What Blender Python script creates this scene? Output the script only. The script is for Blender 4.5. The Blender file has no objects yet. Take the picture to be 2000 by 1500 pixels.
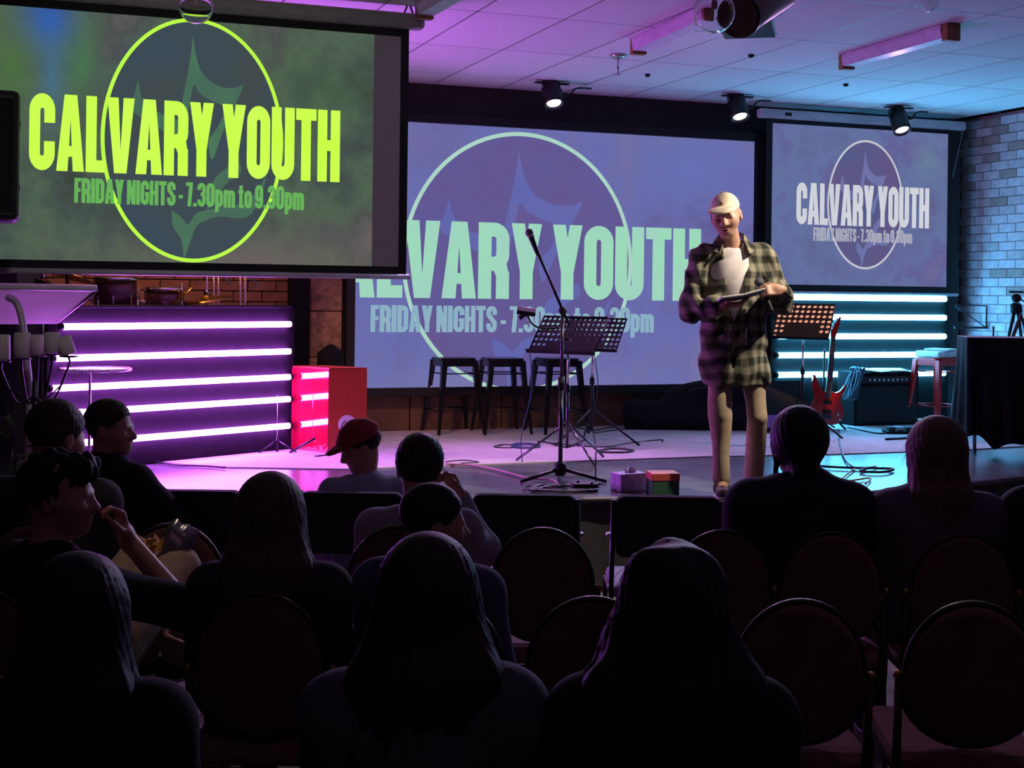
import bpy, bmesh, math, random
import numpy as np
from mathutils import Vector, Matrix
from mathutils.geometry import tessellate_polygon
random.seed(7); rng = np.random.default_rng(7)
SC = bpy.context.scene; COL = SC.collection
PI = math.pi; rad = math.radians

# ---------------------------------------------------------------- camera
FPX, CX, CY = 2620.0, 1000.0, 572.0          # focal length and principal point for a 2000x1500 frame
YAW, ROLL, ZC = rad(20.1), 0.0124, 1.76
SY_, CY_ = math.sin(YAW), math.cos(YAW); SR, CR = math.sin(ROLL), math.cos(ROLL)
cam_data = bpy.data.cameras.new('camera'); cam = bpy.data.objects.new('camera', cam_data); COL.objects.link(cam)
cam_data.sensor_width = 36; cam_data.lens = FPX/2000*36; cam_data.shift_y = (CY-750)/2000
cam_data.clip_start = .05; cam_data.clip_end = 100
cam.matrix_world = Matrix.Translation((0, 0, ZC)) @ Matrix.Rotation(-YAW, 4, 'Z') @ Matrix.Rotation(PI/2, 4, 'X') @ Matrix.Rotation(ROLL, 4, 'Z')
SC.camera = cam
SC.view_settings.view_transform = 'Standard'; SC.view_settings.look = 'None'
SC.view_settings.gamma = 1; SC.view_settings.use_curve_mapping = False; SC.view_settings.exposure = 0.0
w = bpy.data.worlds.new('world'); SC.world = w; w.use_nodes = True
w.node_tree.nodes['Background'].inputs[0].default_value = (.006, .004, .008, 1)
w.node_tree.nodes['Background'].inputs[1].default_value = .25

def W(u, d, z):                                # u metres right of the view axis, d metres ahead, z height
    return Vector((d*SY_+u*CY_, d*CY_-u*SY_, z))
def ray(px, py):
    a = (px-CX)/FPX; b = (py-CY)/FPX
    return a*CR+b*SR, a*SR-b*CR
def at(px, py, d=None, X=None, Y=None, Z=None):
    u, v = ray(px, py)
    if Z is not None: d = (Z-ZC)/v
    elif Y is not None: d = Y/(CY_-u*SY_)
    elif X is not None: d = X/(SY_+u*CY_)
    return W(u*d, d, ZC+v*d)
def depth(p): return p.x*SY_+p.y*CY_

def lamp(name, kind, loc, energy, color, target=None, size=.1, angle=40, blend=.4):
    l = bpy.data.lights.new(name, kind); o = bpy.data.objects.new(name, l); COL.objects.link(o)
    l.energy = energy; l.color = color; o.location = loc
    if kind == 'SPOT': l.spot_size = rad(angle); l.spot_blend = blend; l.shadow_soft_size = size
    elif kind == 'POINT': l.shadow_soft_size = size
    elif kind == 'AREA': l.size = size
    if target is not None:
        o.rotation_euler = (Vector(target)-Vector(loc)).to_track_quat('-Z', 'Y').to_euler()
    return o
STZ = .57                                       # stage floor
CEIL = 3.54
BY = 11.05                                      # back wall
RX = 8.8                                        # right wall
SPK = W((1430-1000)/FPX*7.95, 7.95, STZ)        # where the speaker stands
spot_target = SPK+Vector((0, 0, 1.15))
# warm white stage spot on the ceiling in front of the stage
KEY = W(2.8, 7.3, 3.45)
lamp('key_spot', 'SPOT', KEY, 460, (1, .87, .70), spot_target, .035, 30, .35)
# coloured par cans along the ceiling grid over the stage
PARS = [(1078, 178, (.85, .35, 1)), (1440, 205, (.55, .75, 1)), (1755, 232, (.85, .4, 1))]
PARP = [at(px, py, Y=10.45) for px, py, c in PARS]
PART_ = [W(-.1, 8.4, .6), W(.2, 5.3, 1.0), W(2.3, 8.6, STZ)]
for p, t, pc, e, an in zip(PARP, PART_, PARS, (330, 260, 230), (84, 54, 84)):
    dr = (t-p).normalized()
    lamp('par_light', 'SPOT', p+dr*.26, e, pc[2], t, .05, an, .7)
# amber lamp in the drum bay
lamp('amber_lamp', 'POINT', (0.9, 10.2, 2.75), 24, (1, .42, .12), None, .08)
lamp('amber_lamp', 'SPOT', W(-1.2, 8.2, 3.4), 260, (1, .55, .28), W(-.6, 11.2, 1.0), .1, 36, .8)
lamp('audience_fill', 'SPOT', W(.6, .4, 3.3), 6, (1, .62, .5), W(.6, 4.6, 0), .3, 110, .8)  # added fill above the camera, lifts the chair backs
lamp('audience_fill', 'SPOT', W(-1.15, 4.5, 3.4), 26, (1, .72, .52), W(-1.2, 4.55, 0), .12, 30, .7)  # added unseen fill over the curly haired boy's knees
lamp('audience_fill', 'SPOT', W(1.35, 4.1, 3.4), 16, (.95, .62, .72), W(1.3, 4.0, 0), .12, 40, .8)  # added unseen fill over the seats at the right
# added fill where a projector would hang, greys the left screen and candles
lamp('screen_fill', 'SPOT', W(-.9, 3.0, 3.25), 60, (1, .90, .92), W(-1.7, 7.9, 2.1), .08, 44, .35)

# ---------------------------------------------------------------- materials
MATS = {}
def mat(name, col, rough=.6, metal=0, em=None, es=0, noise=.12, nscale=12, bump=0, bscale=60, spec=.5, trans=0, sheen=0):
    if name in MATS: return MATS[name]
    m = bpy.data.materials.new(name); m.use_nodes = True; nt = m.node_tree; b = nt.nodes['Principled BSDF']
    b.inputs['Roughness'].default_value = rough; b.inputs['Metallic'].default_value = metal
    b.inputs['Specular IOR Level'].default_value = spec
    c = (*col, 1); b.inputs['Base Color'].default_value = c
    tc = nt.nodes.new('ShaderNodeTexCoord')
    if noise:
        n = nt.nodes.new('ShaderNodeTexNoise'); n.inputs['Scale'].default_value = nscale; n.inputs['Detail'].default_value = 4
        nt.links.new(tc.outputs['Object'], n.inputs['Vector'])
        r = nt.nodes.new('ShaderNodeValToRGB')
        r.color_ramp.elements[0].position = .3; r.color_ramp.elements[1].position = .7
        r.color_ramp.elements[0].color = (*[x*(1-noise) for x in col], 1)
        r.color_ramp.elements[1].color = (*[min(1, x*(1+noise)) for x in col], 1)
        nt.links.new(n.outputs['Fac'], r.inputs['Fac']); nt.links.new(r.outputs['Color'], b.inputs['Base Color'])
    if bump:
        n2 = nt.nodes.new('ShaderNodeTexNoise'); n2.inputs['Scale'].default_value = bscale; n2.inputs['Detail'].default_value = 3
        nt.links.new(tc.outputs['Object'], n2.inputs['Vector'])
        bp = nt.nodes.new('ShaderNodeBump'); bp.inputs['Strength'].default_value = bump; bp.inputs['Distance'].default_value = .01
        nt.links.new(n2.outputs['Fac'], bp.inputs['Height']); nt.links.new(bp.outputs['Normal'], b.inputs['Normal'])
    if em:
        b.inputs['Emission Color'].default_value = (*em, 1); b.inputs['Emission Strength'].default_value = es
    if trans:
        b.inputs['Transmission Weight'].default_value = trans; b.inputs['IOR'].default_value = 1.45
    if sheen:
        b.inputs['Sheen Weight'].default_value = sheen
    MATS[name] = m; return m

def screen_mat(name, cols, strength, scale=1.6, blobs=()):
    """projected picture: mottled colours given off by the screen cloth; blobs = (x, z, rx, rz, colour, amount) in screen metres"""
    m = bpy.data.materials.new(name); m.use_nodes = True; nt = m.node_tree; nt.nodes.clear()
    out = nt.nodes.new('ShaderNodeOutputMaterial'); e = nt.nodes.new('ShaderNodeEmission')
    tc = nt.nodes.new('ShaderNodeTexCoord')
    n = nt.nodes.new('ShaderNodeTexNoise'); n.inputs['Scale'].default_value = scale; n.inputs['Detail'].default_value = 6; n.inputs['Roughness'].default_value = .6
    nt.links.new(tc.outputs['Object'], n.inputs['Vector'])
    r = nt.nodes.new('ShaderNodeValToRGB'); els = r.color_ramp.elements
    while len(els) < len(cols): els.new(.5)
    for i, c in enumerate(cols):
        els[i].position = .32+.36*i/(len(cols)-1); els[i].color = (*c, 1)
    nt.links.new(n.outputs['Fac'], r.inputs['Fac']); last = r.outputs['Color']
    for (x, z, rx, rz, c, amt) in blobs:
        mp = nt.nodes.new('ShaderNodeMapping'); mp.vector_type = 'TEXTURE'
        mp.inputs['Location'].default_value = (x, 0, z); mp.inputs['Scale'].default_value = (rx, 5, rz)
        nt.links.new(tc.outputs['Object'], mp.inputs['Vector'])
        g = nt.nodes.new('ShaderNodeTexGradient'); g.gradient_type = 'QUADRATIC_SPHERE'
        nt.links.new(mp.outputs['Vector'], g.inputs['Vector'])
        mu = nt.nodes.new('ShaderNodeMath'); mu.operation = 'MULTIPLY'; mu.inputs[1].default_value = amt; mu.use_clamp = True
        nt.links.new(g.outputs['Fac'], mu.inputs[0])
        mx = nt.nodes.new('ShaderNodeMix'); mx.data_type = 'RGBA'; mx.inputs[7].default_value = (*c, 1)
        nt.links.new(mu.outputs[0], mx.inputs[0]); nt.links.new(last, mx.inputs[6]); last = mx.outputs[2]
    nt.links.new(last, e.inputs['Color']); e.inputs['Strength'].default_value = strength
    nt.links.new(e.outputs[0], out.inputs['Surface'])
    return m

def plaid_mat(name, dark, light, sx=9.0):
    m = bpy.data.materials.new(name); m.use_nodes = True; nt = m.node_tree; b = nt.nodes['Principled BSDF']
    b.inputs['Roughness'].default_value = .85; b.inputs['Specular IOR Level'].default_value = .2
    tc = nt.nodes.new('ShaderNodeTexCoord'); sp = nt.nodes.new('ShaderNodeSeparateXYZ')
    nz = nt.nodes.new('ShaderNodeTexNoise'); nz.inputs['Scale'].default_value = 5; nz.inputs['Detail'].default_value = 1
    nt.links.new(tc.outputs['Object'], nz.inputs['Vector'])
    ad = nt.nodes.new('ShaderNodeVectorMath'); ad.operation = 'MULTIPLY_ADD'; ad.inputs[1].default_value = (.07, .07, .07)
    nt.links.new(nz.outputs['Color'], ad.inputs[0]); nt.links.new(tc.outputs['Object'], ad.inputs[2])
    nt.links.new(ad.outputs[0], sp.inputs[0])
    def band(sock, f):
        a = nt.nodes.new('ShaderNodeMath'); a.operation = 'MULTIPLY'; a.inputs[1].default_value = f*2*PI; nt.links.new(sock, a.inputs[0])
        s = nt.nodes.new('ShaderNodeMath'); s.operation = 'SINE'; nt.links.new(a.outputs[0], s.inputs[0])
        r = nt.nodes.new('ShaderNodeMapRange'); r.inputs[1].default_value = -.45; r.inputs[2].default_value = .45
        nt.links.new(s.outputs[0], r.inputs[0]); return r.outputs[0]
    xa = nt.nodes.new('ShaderNodeMath'); xa.operation = 'ADD'; nt.links.new(sp.outputs[0], xa.inputs[0])
    yh = nt.nodes.new('ShaderNodeMath'); yh.operation = 'MULTIPLY'; yh.inputs[1].default_value = .6; nt.links.new(sp.outputs[1], yh.inputs[0]); nt.links.new(yh.outputs[0], xa.inputs[1])
    b1 = band(xa.outputs[0], sx); b2 = band(sp.outputs[2], sx*.9)
    s = nt.nodes.new('ShaderNodeMath'); s.operation = 'ADD'; nt.links.new(b1, s.inputs[0]); nt.links.new(b2, s.inputs[1])
    h = nt.nodes.new('ShaderNodeMath'); h.operation = 'MULTIPLY'; h.inputs[1].default_value = .5; nt.links.new(s.outputs[0], h.inputs[0])
    r = nt.nodes.new('ShaderNodeValToRGB'); r.color_ramp.elements[0].color = (*dark, 1); r.color_ramp.elements[1].color = (*light, 1)
    e = r.color_ramp.elements.new(.5); e.color = (*[.6*a+.4*c for a, c in zip(dark, light)], 1)
    nt.links.new(h.outputs[0], r.inputs['Fac']); nt.links.new(r.outputs['Color'], b.inputs['Base Color'])
    return m

black = mat('black_paint', (.012, .012, .013), .5, spec=.25)
black_metal = mat('black_metal', (.012, .012, .014), .38, .3)
black_cloth = mat('black_cloth', (.012, .012, .014), .95, bump=.3, bscale=120, spec=.15)
chrome = mat('chrome', (.6, .6, .62), .2, 1, noise=0)
gold = mat('brass_frame', (.35, .22, .07), .35, .9, noise=.1)
grey_plastic = mat('grey_plastic', (.35, .34, .36), .5)
white_plastic = mat('white_plastic', (.75, .74, .76), .4)
wood_dark = mat('brown_panel', (.16, .08, .045), .55, noise=.3, nscale=3)
red_paint = mat('red_paint', (.5, .02, .025), .3)

# ---------------------------------------------------------------- objects
def link(name, data): 
    o = bpy.data.objects.new(name, data); COL.objects.link(o); return o
def tag(o, label=None, cat=None, group=None, kind=None):
    if label: o['label'] = label
    if cat: o['category'] = cat
    if group: o['group'] = group
    if kind: o['kind'] = kind
    return o
def thing(name, label, cat, loc=(0, 0, 0), rz=0, group=None):
    o = link(name, None); o.location = loc; o.rotation_euler = (0, 0, rz); o.empty_display_size = .1
    return tag(o, label, cat, group)
def dup(root, loc, rz, label=None, group=None):
    r = root.copy(); COL.objects.link(r); r.location = loc; r.rotation_euler = (0, 0, rz)
    if label: r['label'] = label
    if group: r['group'] = group
    for ch in list(root.children):
        c = ch.copy(); COL.objects.link(c); c.parent = r
        for g in list(ch.children):
            d = g.copy(); COL.objects.link(d); d.parent = c
    return r

class MB:
    """collects vertices and faces of one part"""
    def __init__(s): s.v = []; s.f = []; s.sm = []
    def add(s, vs, fs, smooth=False):
        n = len(s.v); s.v += [tuple(p) for p in vs]; s.f += [tuple(i+n for i in f) for f in fs]; s.sm += [smooth]*len(fs); return s
    def box(s, c, size, M=None, bev=0):
        c = Vector(c); hx, hy, hz = [x/2 for x in size]
        if bev <= 0:
            vs = [Vector((x, y, z)) for z in (-hz, hz) for y in (-hy, hy) for x in (-hx, hx)]
            fs = [(0, 2, 3, 1), (4, 5, 7, 6), (0, 1, 5, 4), (2, 6, 7, 3), (0, 4, 6, 2), (1, 3, 7, 5)]
        else:
            bm = bmesh.new(); bmesh.ops.create_cube(bm, size=1)
            for v in bm.verts: v.co = Vector((v.co.x*size[0], v.co.y*size[1], v.co.z*size[2]))
            bmesh.ops.bevel(bm, geom=list(bm.edges), offset=min(bev, hx*.95, hy*.95, hz*.95), segments=2, affect='EDGES', profile=.5)
            bm.verts.index_update(); vs = [v.co.copy() for v in bm.verts]; fs = [[v.index for v in f.verts] for f in bm.faces]; bm.free()
        if M is not None: vs = [M @ v for v in vs]
        return s.add([v+c for v in vs], fs)
    def tube(s, pts, r, n=8, closed=False, caps=True):
        pts = [Vector(p) for p in pts]; N = len(pts); rs = r if isinstance(r, (list, tuple)) else [r]*N
        vs, fs = [], []; prev = None
        for i, p in enumerate(pts):
            if closed: t = pts[(i+1) % N]-pts[i-1]
            else: t = pts[min(i+1, N-1)]-pts[max(i-1, 0)]
            if t.length < 1e-9: t = Vector((0, 0, 1))
            t.normalize()
            if prev is None:
                a = Vector((0, 0, 1)) if abs(t.z) < .9 else Vector((1, 0, 0)); x = t.cross(a).normalized()
            else:
                x = prev-t*prev.dot(t)
                x = x.normalized() if x.length > 1e-6 else t.orthogonal().normalized()
            prev = x; y = t.cross(x)
            for k in range(n):
                a = 2*PI*k/n; vs.append(p+(x*math.cos(a)+y*math.sin(a))*rs[i])
        for i in range(N if closed else N-1):
            j = (i+1) % N
            for k in range(n):
                fs.append((i*n+k, i*n+(k+1) % n, j*n+(k+1) % n, j*n+k))
        if not closed and caps:
            fs.append(tuple(range(n-1, -1, -1))); fs.append(tuple((N-1)*n+k for k in range(n)))
        return s.add(vs, fs, True)
    def cyl(s, a, b, r0, r1=None, n=16): return s.tube([a, b], [r0, r0 if r1 is None else r1], n)
    def lathe(s, prof, n=24, M=None, c=(0, 0, 0), cap=True):
        c = Vector(c); vs, fs = [], []; m = len(prof)
        for (r, z) in prof:
            for k in range(n):
                a = 2*PI*k/n; v = Vector((r*math.cos(a), r*math.sin(a), z)); vs.append((M @ v if M is not None else v)+c)
        for i in range(m-1):
            for k in range(n): fs.append((i*n+k, i*n+(k+1) % n, (i+1)*n+(k+1) % n, (i+1)*n+k))
        if cap:
            fs.append(tuple(range(n-1, -1, -1))); fs.append(tuple((m-1)*n+k for k in range(n)))
        return s.add(vs, fs, True)
    def sphere(s, c, r, n=16, M=None):
        r = (r, r, r) if not isinstance(r, (tuple, list)) else r
        prof = [(math.sin(PI*i/(n//2)), -math.cos(PI*i/(n//2))) for i in range(n//2+1)]
        prof[0] = (1e-4, -1); prof[-1] = (1e-4, 1)
        D = Matrix.Diagonal(r); D = (M @ D) if M is not None else D
        return s.lathe(prof, n, D, c)
    def prism(s, out, y0, y1, M=None):
        """outline in XZ, extruded from y0 to y1"""
        n = len(out); vs = [Vector((x, y0, z)) for x, z in out]+[Vector((x, y1, z)) for x, z in out]
        tri = tessellate_polygon([[Vector((x, z, 0)) for x, z in out]])
        a = sum(out[i][0]*out[(i+1) % n][1]-out[(i+1) % n][0]*out[i][1] for i in range(n))
        fs = []
        for t in tri:
            b = sum(out[t[i]][0]*out[t[(i+1) % 3]][1]-out[t[(i+1) % 3]][0]*out[t[i]][1] for i in range(3))
            t = t if b > 0 else t[::-1]
            fs.append(tuple(t)); fs.append(tuple(i+n for i in t[::-1]))
        for i in range(n):
            j = (i+1) % n
            fs.append((j, i, i+n, j+n) if a > 0 else (i, j, j+n, i+n))
        if M is not None: vs = [M @ v for v in vs]
        return s.add(vs, fs)
    def quad(s, a, b, c, d): return s.add([a, b, c, d], [(0, 1, 2, 3)])
    def mesh(s, name, m):
        me = bpy.data.meshes.new(name); me.from_pydata(s.v, [], s.f)
        me.polygons.foreach_set('use_smooth', s.sm); me.materials.append(m); me.update(); return me
    def build(s, name, m, parent=None, loc=None):
        o = link(name, s.mesh(name, m))
        if parent is not None: o.parent = parent
        if loc is not None: o.location = loc
        return o
def part(name, me, parent, loc=(0, 0, 0), rot=(0, 0, 0)):
    o = link(name, me); o.parent = parent; o.location = loc; o.rotation_euler = rot; return o
def rotm(ax, ang): return Matrix.Rotation(ang, 3, ax)
def arc(cx, cz, r, a0, a1, n=8): return [(cx+r*math.cos(rad(a0+(a1-a0)*i/n)), cz+r*math.sin(rad(a0+(a1-a0)*i/n))) for i in range(n+1)]
def rrect(w, h, r, n=4):
    o = []
    for (x, z, a) in ((w/2-r, -h/2+r, -90), (w/2-r, h/2-r, 0), (-w/2+r, h/2-r, 90), (-w/2+r, -h/2+r, 180)): o += arc(x, z, r, a, a+90, n)
    return o
def spline(pts, n=6):
    pts = [Vector(p) for p in pts]; o = []
    for i in range(len(pts)-1):
        p0, p1, p2, p3 = pts[max(i-1, 0)], pts[i], pts[i+1], pts[min(i+2, len(pts)-1)]
        for k in range(n):
            t = k/n; o.append(.5*((2*p1)+(p2-p0)*t+(2*p0-5*p1+4*p2-p3)*t*t+(3*p1-p0-3*p2+p3)*t**3))
    o.append(pts[-1]); return o

# ================================================================ SETTING
# hall floor
o = MB().box((3, 4.5, -.05), (16, 15, .1)).build('floor', mat('hall_carpet', (.2, .165, .14), .9, noise=.35, nscale=5, bump=.4, bscale=150)); tag(o, kind='structure')
# back wall
o = MB().box((3, BY+.1, 1.77), (16, .2, 3.54)).build('wall_back', mat('dark_wall', (.03, .027, .028), .8, noise=.2, bump=.2)); tag(o, kind='structure'); wall_back = o
brick_m = mat('drum_brick', (.28, .15, .08), .85, noise=.3, nscale=9, bump=.5, bscale=40)
brick_a = MB().box((0, 0, 0), (.224, .03, .078), bev=.004).mesh('brick', brick_m)
for r in range(10):
    for k in range(12):
        x = -.35+k*.232+(.116 if r % 2 else 0)
        if x > 2.3: continue
        part('brick', brick_a, wall_back, (x, BY-.012-random.random()*.004, 1.36+r*.086))
# wood panels under the big screen
wp_m = wood_dark
xs = [2.3, 3.12, 3.95, 4.8, 5.6, 6.45]
for i in range(5):
    p = MB().box(((xs[i]+xs[i+1])/2, BY-.02, STZ+.2), (xs[i+1]-xs[i]-.012, .03, .42), bev=.004).build('panel', wp_m, wall_back)
# right wall of painted bricks
o = MB().box((RX+.115, 3, 1.77), (.2, 16.5, 3.54)).build('wall_right', mat('mortar', (.48, .38, .42), .9, noise=.2, bump=.3)); tag(o, kind='structure'); wall_right = o
nt = MATS['mortar'].node_tree; bt = nt.nodes.new('ShaderNodeTexBrick'); tcw = nt.nodes.new('ShaderNodeTexCoord'); sx_ = nt.nodes.new('ShaderNodeSeparateXYZ'); cx_ = nt.nodes.new('ShaderNodeCombineXYZ')
nt.links.new(tcw.outputs['Object'], sx_.inputs[0]); nt.links.new(sx_.outputs[1], cx_.inputs[0]); nt.links.new(sx_.outputs[2], cx_.inputs[1]); nt.links.new(cx_.outputs[0], bt.inputs['Vector'])
for k_, v_ in (('Scale', 1), ('Brick Width', .232), ('Row Height', .086), ('Mortar Size', .004)): bt.inputs[k_].default_value = v_
bt.inputs['Color1'].default_value = (.62, .47, .50, 1); bt.inputs['Color2'].default_value = (.5, .36, .38, 1); bt.inputs['Mortar'].default_value = (.36, .29, .31, 1)
nt.links.new(bt.outputs['Color'], nt.nodes['Principled BSDF'].inputs['Base Color'])
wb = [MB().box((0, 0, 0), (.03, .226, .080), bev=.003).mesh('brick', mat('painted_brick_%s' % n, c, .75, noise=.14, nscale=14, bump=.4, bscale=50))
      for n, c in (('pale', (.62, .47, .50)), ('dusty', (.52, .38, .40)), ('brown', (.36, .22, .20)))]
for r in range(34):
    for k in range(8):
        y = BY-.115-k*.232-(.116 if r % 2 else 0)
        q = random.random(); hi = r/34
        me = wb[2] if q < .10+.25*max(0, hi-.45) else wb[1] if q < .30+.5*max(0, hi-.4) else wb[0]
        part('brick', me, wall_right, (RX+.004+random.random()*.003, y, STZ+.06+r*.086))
o = MB().box((-3.6, 4.5, 1.77), (.2, 15, 3.54)).build('wall_left', mat('dark_wall_left', (.05, .045, .045), .85)); tag(o, kind='structure')
o = MB().box((3, -3.1, 1.77), (16, .2, 3.54)).build('wall_rear', mat('dark_wall_rear', (.07, .06, .06), .85)); tag(o, kind='structure')
# ceiling: slab, tiles, grid
o = MB().box((3, 4.5, CEIL+.1), (16, 15.5, .1)).build('ceiling', mat('ceiling_void', (.1, .1, .1), .9)); tag(o, kind='structure'); ceil = o
tile_ms = [mat('ceiling_tile_%d' % i, (c, c*.99, c), .85, noise=.04, nscale=30, bump=.25, bscale=200) for i, c in enumerate((.74, .71, .77))]
tile_me = [MB().box((0, 0, 0), (.588, 1.188, .02), bev=.004).mesh('ceiling_tile', m) for m in tile_ms]
HOLE = at(1460, 60, Z=CEIL)
for iy in range(11):
    for ix in range(-7, 11):
        x, y = 3.3+.6*ix+.3, 10.48-1.2*iy+.6
        if x > RX-.1 or y < -1.5: continue
        if x+.3 > RX: x = RX-.3
        if y > 11.3 and False: pass
        yy = min(y, BY-.3) if y > 10.5 else y
        me = random.choice(tile_me)
        if y > 10.5:
            part('ceiling_tile', me, ceil, (x, 10.48+.285, CEIL+.012)).scale = (1, .475, 1)
        else: part('ceiling_tile', me, ceil, (x, y, CEIL+.012))
g = MB()
for ix in range(-8, 11): g.box((3.3+.6*ix, 4.5, CEIL+.018), (.022, 15, .03))
for iy in range(12): g.box((2.6, 10.48-1.2*iy, CEIL+.018), (12.4, .022, .03))
tag(g.build('ceiling_grid', mat('grid_metal', (.2, .19, .22), .5), ceil), kind='stuff')

# stage
front = [(-400, 962), (-60, 964), (250, 966), (560, 962), (592, 957)]
poly = [at(px, py, Z=STZ) for px, py in front]
poly += [at(628, 986, Z=STZ), at(780, 980, Z=STZ), at(930, 974, Z=STZ), at(1180, 970, Z=STZ), at(1400, 969, Z=STZ), at(1560, 965, Z=STZ), at(1690, 959, Z=STZ), at(1930, 935, Z=STZ), at(2250, 897, Z=STZ)]
xy = [(p.x, p.y) for p in poly]
xy = [(-3.5, xy[0][1])]+[q for q in xy if -3.4 < q[0] < RX-.05]+[(RX-.02, xy[-1][1]), (RX-.02, BY), (-3.5, BY)]
stage_m = mat('stage_black_floor', (.10, .10, .105), .23, noise=.35, nscale=4, bump=.05, bscale=25, spec=.7)
st = tag(link('stage', None), kind='structure')
Mz = Matrix(((1, 0, 0), (0, 0, 1), (0, 1, 0)))           # XZ outline -> XY plane
def flat(out, z0, z1): return MB().prism(out, z0, z1, Mz)
mb = flat(xy, STZ-.04, STZ); mb.f = [f[::-1] for f in mb.f]
mb.build('stage_deck', stage_m, st)
mb = flat([(x, y+.03) for x, y in xy[:-2]]+[(RX-.02, BY), (-3.5, BY)], 0, STZ-.045); mb.f = [f[::-1] for f in mb.f]
mb.build('stage_fascia', mat('stage_front', (.05, .045, .045), .7), st)
# nosing strip along the front edge
mb = MB(); mb.tube([(x, y-.004, STZ-.012) for x, y in xy[1:-3]], .012, 6)
mb.build('nosing', mat('edge_trim', (.3, .27, .3), .4), st)
# pale carpet on the back of the stage
cp = [at(430, 914, Z=STZ), at(680, 918, Z=STZ), at(870, 911, Z=STZ), at(1380, 893, Z=STZ), at(1620, 889, Z=STZ), at(1880, 880, Z=STZ), at(2080, 868, Z=STZ)]
cxy = [(q.x, q.y) for q in cp]
e0 = at(262, 906, Z=STZ)
cxy = [(.2, 9.6), (e0.x+.18, e0.y+.02)]+cxy+[(RX-.05, cxy[-1][1]), (RX-.05, BY-.04), (.2, BY-.04)]
mb = flat(cxy, STZ, STZ+.008); mb.f = [f[::-1] for f in mb.f]
mb.build('carpet', mat('stage_carpet', (.50, .46, .47), .85, noise=.1, nscale=6, bump=.3, bscale=180), st)

# pillars beside the screens
def slab(name, px0, px1, Y, z0, z1, m, dep=.14):
    a, b = at(px0, 560, Y=Y), at(px1, 560, Y=Y)
    return tag(MB().box(((a.x+b.x)/2, Y+dep/2, (z0+z1)/2), (b.x-a.x, dep, z1-z0), bev=.006).build(name, m), kind='structure')
slab('trim_1', 1477, 1504, 10.86, STZ, CEIL-.25, mat('pillar_black', (.012, .012, .013), .8, spec=.1))
slab('trim_2', 568, 606, 10.75, STZ, CEIL-.2, mat('pillar_black', (.012, .012, .013), .8, spec=.1))
slab('trim_3', 1851, 1873, 10.86, STZ, CEIL-.12, mat('pillar_dark', (.03, .027, .03), .8))
# rough pier between the pillar and the big screen
a, b = at(604, 560, Y=10.9), at(671, 560, Y=10.9)
pier = tag(MB().box(((a.x+b.x)/2, 10.99, 1.6), (b.x-a.x, .1, 2.0)).build('trim_4', mat('pier_mortar', (.12, .07, .04), .9)), kind='structure')
pm = mat('pier_stone', (.36, .21, .09), .9, noise=.55, nscale=16, bump=.8, bscale=30)
zz = STZ
for hh in (.34, .3, .38, .28, .4, .36):
    MB().box(((a.x+b.x)/2, 10.93, zz+hh/2), (b.x-a.x-.02, .06, hh-.006), bev=.012).build('stone', pm, pier); zz += hh
# ================================================================ LETTERING
def stroke(pts, t, closed=False):
    pts = [Vector((p[0], p[1])) for p in pts]
    pts = [p for i, p in enumerate(pts) if i == 0 or (p-pts[i-1]).length > 1e-4]
    if closed and (pts[0]-pts[-1]).length < 1e-4: pts.pop()
    N = len(pts); out = []
    L, R = [], []
    for i, p in enumerate(pts):
        a = pts[i-1] if (closed or i > 0) else None; b = pts[(i+1) % N] if (closed or i < N-1) else None
        d1 = (p-a).normalized() if a is not None else None; d2 = (b-p).normalized() if b is not None else None
        if d1 is None: d1 = d2
        if d2 is None: d2 = d1
        n1 = Vector((-d1.y, d1.x)); n2 = Vector((-d2.y, d2.x)); m = (n1+n2)
        m = m.normalized() if m.length > 1e-6 else n1
        s = t/2/max(.5, m.dot(n1)); L.append(p+m*s); R.append(p-m*s)
    for i in range(N if closed else N-1):
        j = (i+1) % N; out.append([R[i], R[j], L[j], L[i]])
    return out
def R_(x0, y0, x1, y1): return [Vector((x0, y0)), Vector((x1, y0)), Vector((x1, y1)), Vector((x0, y1))]
def P_(*q): return [Vector(p) for p in q]
def loop(x0, y0, x1, y1, r, a0=0, n=5):
    q = [(x1-r, y1-r, 0), (x0+r, y1-r, 90), (x0+r, y0+r, 180), (x1-r, y0+r, 270)]; o = []
    for cx, cz, a in q: o += arc(cx, cz, r, a, a+90, n)
    return o
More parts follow.
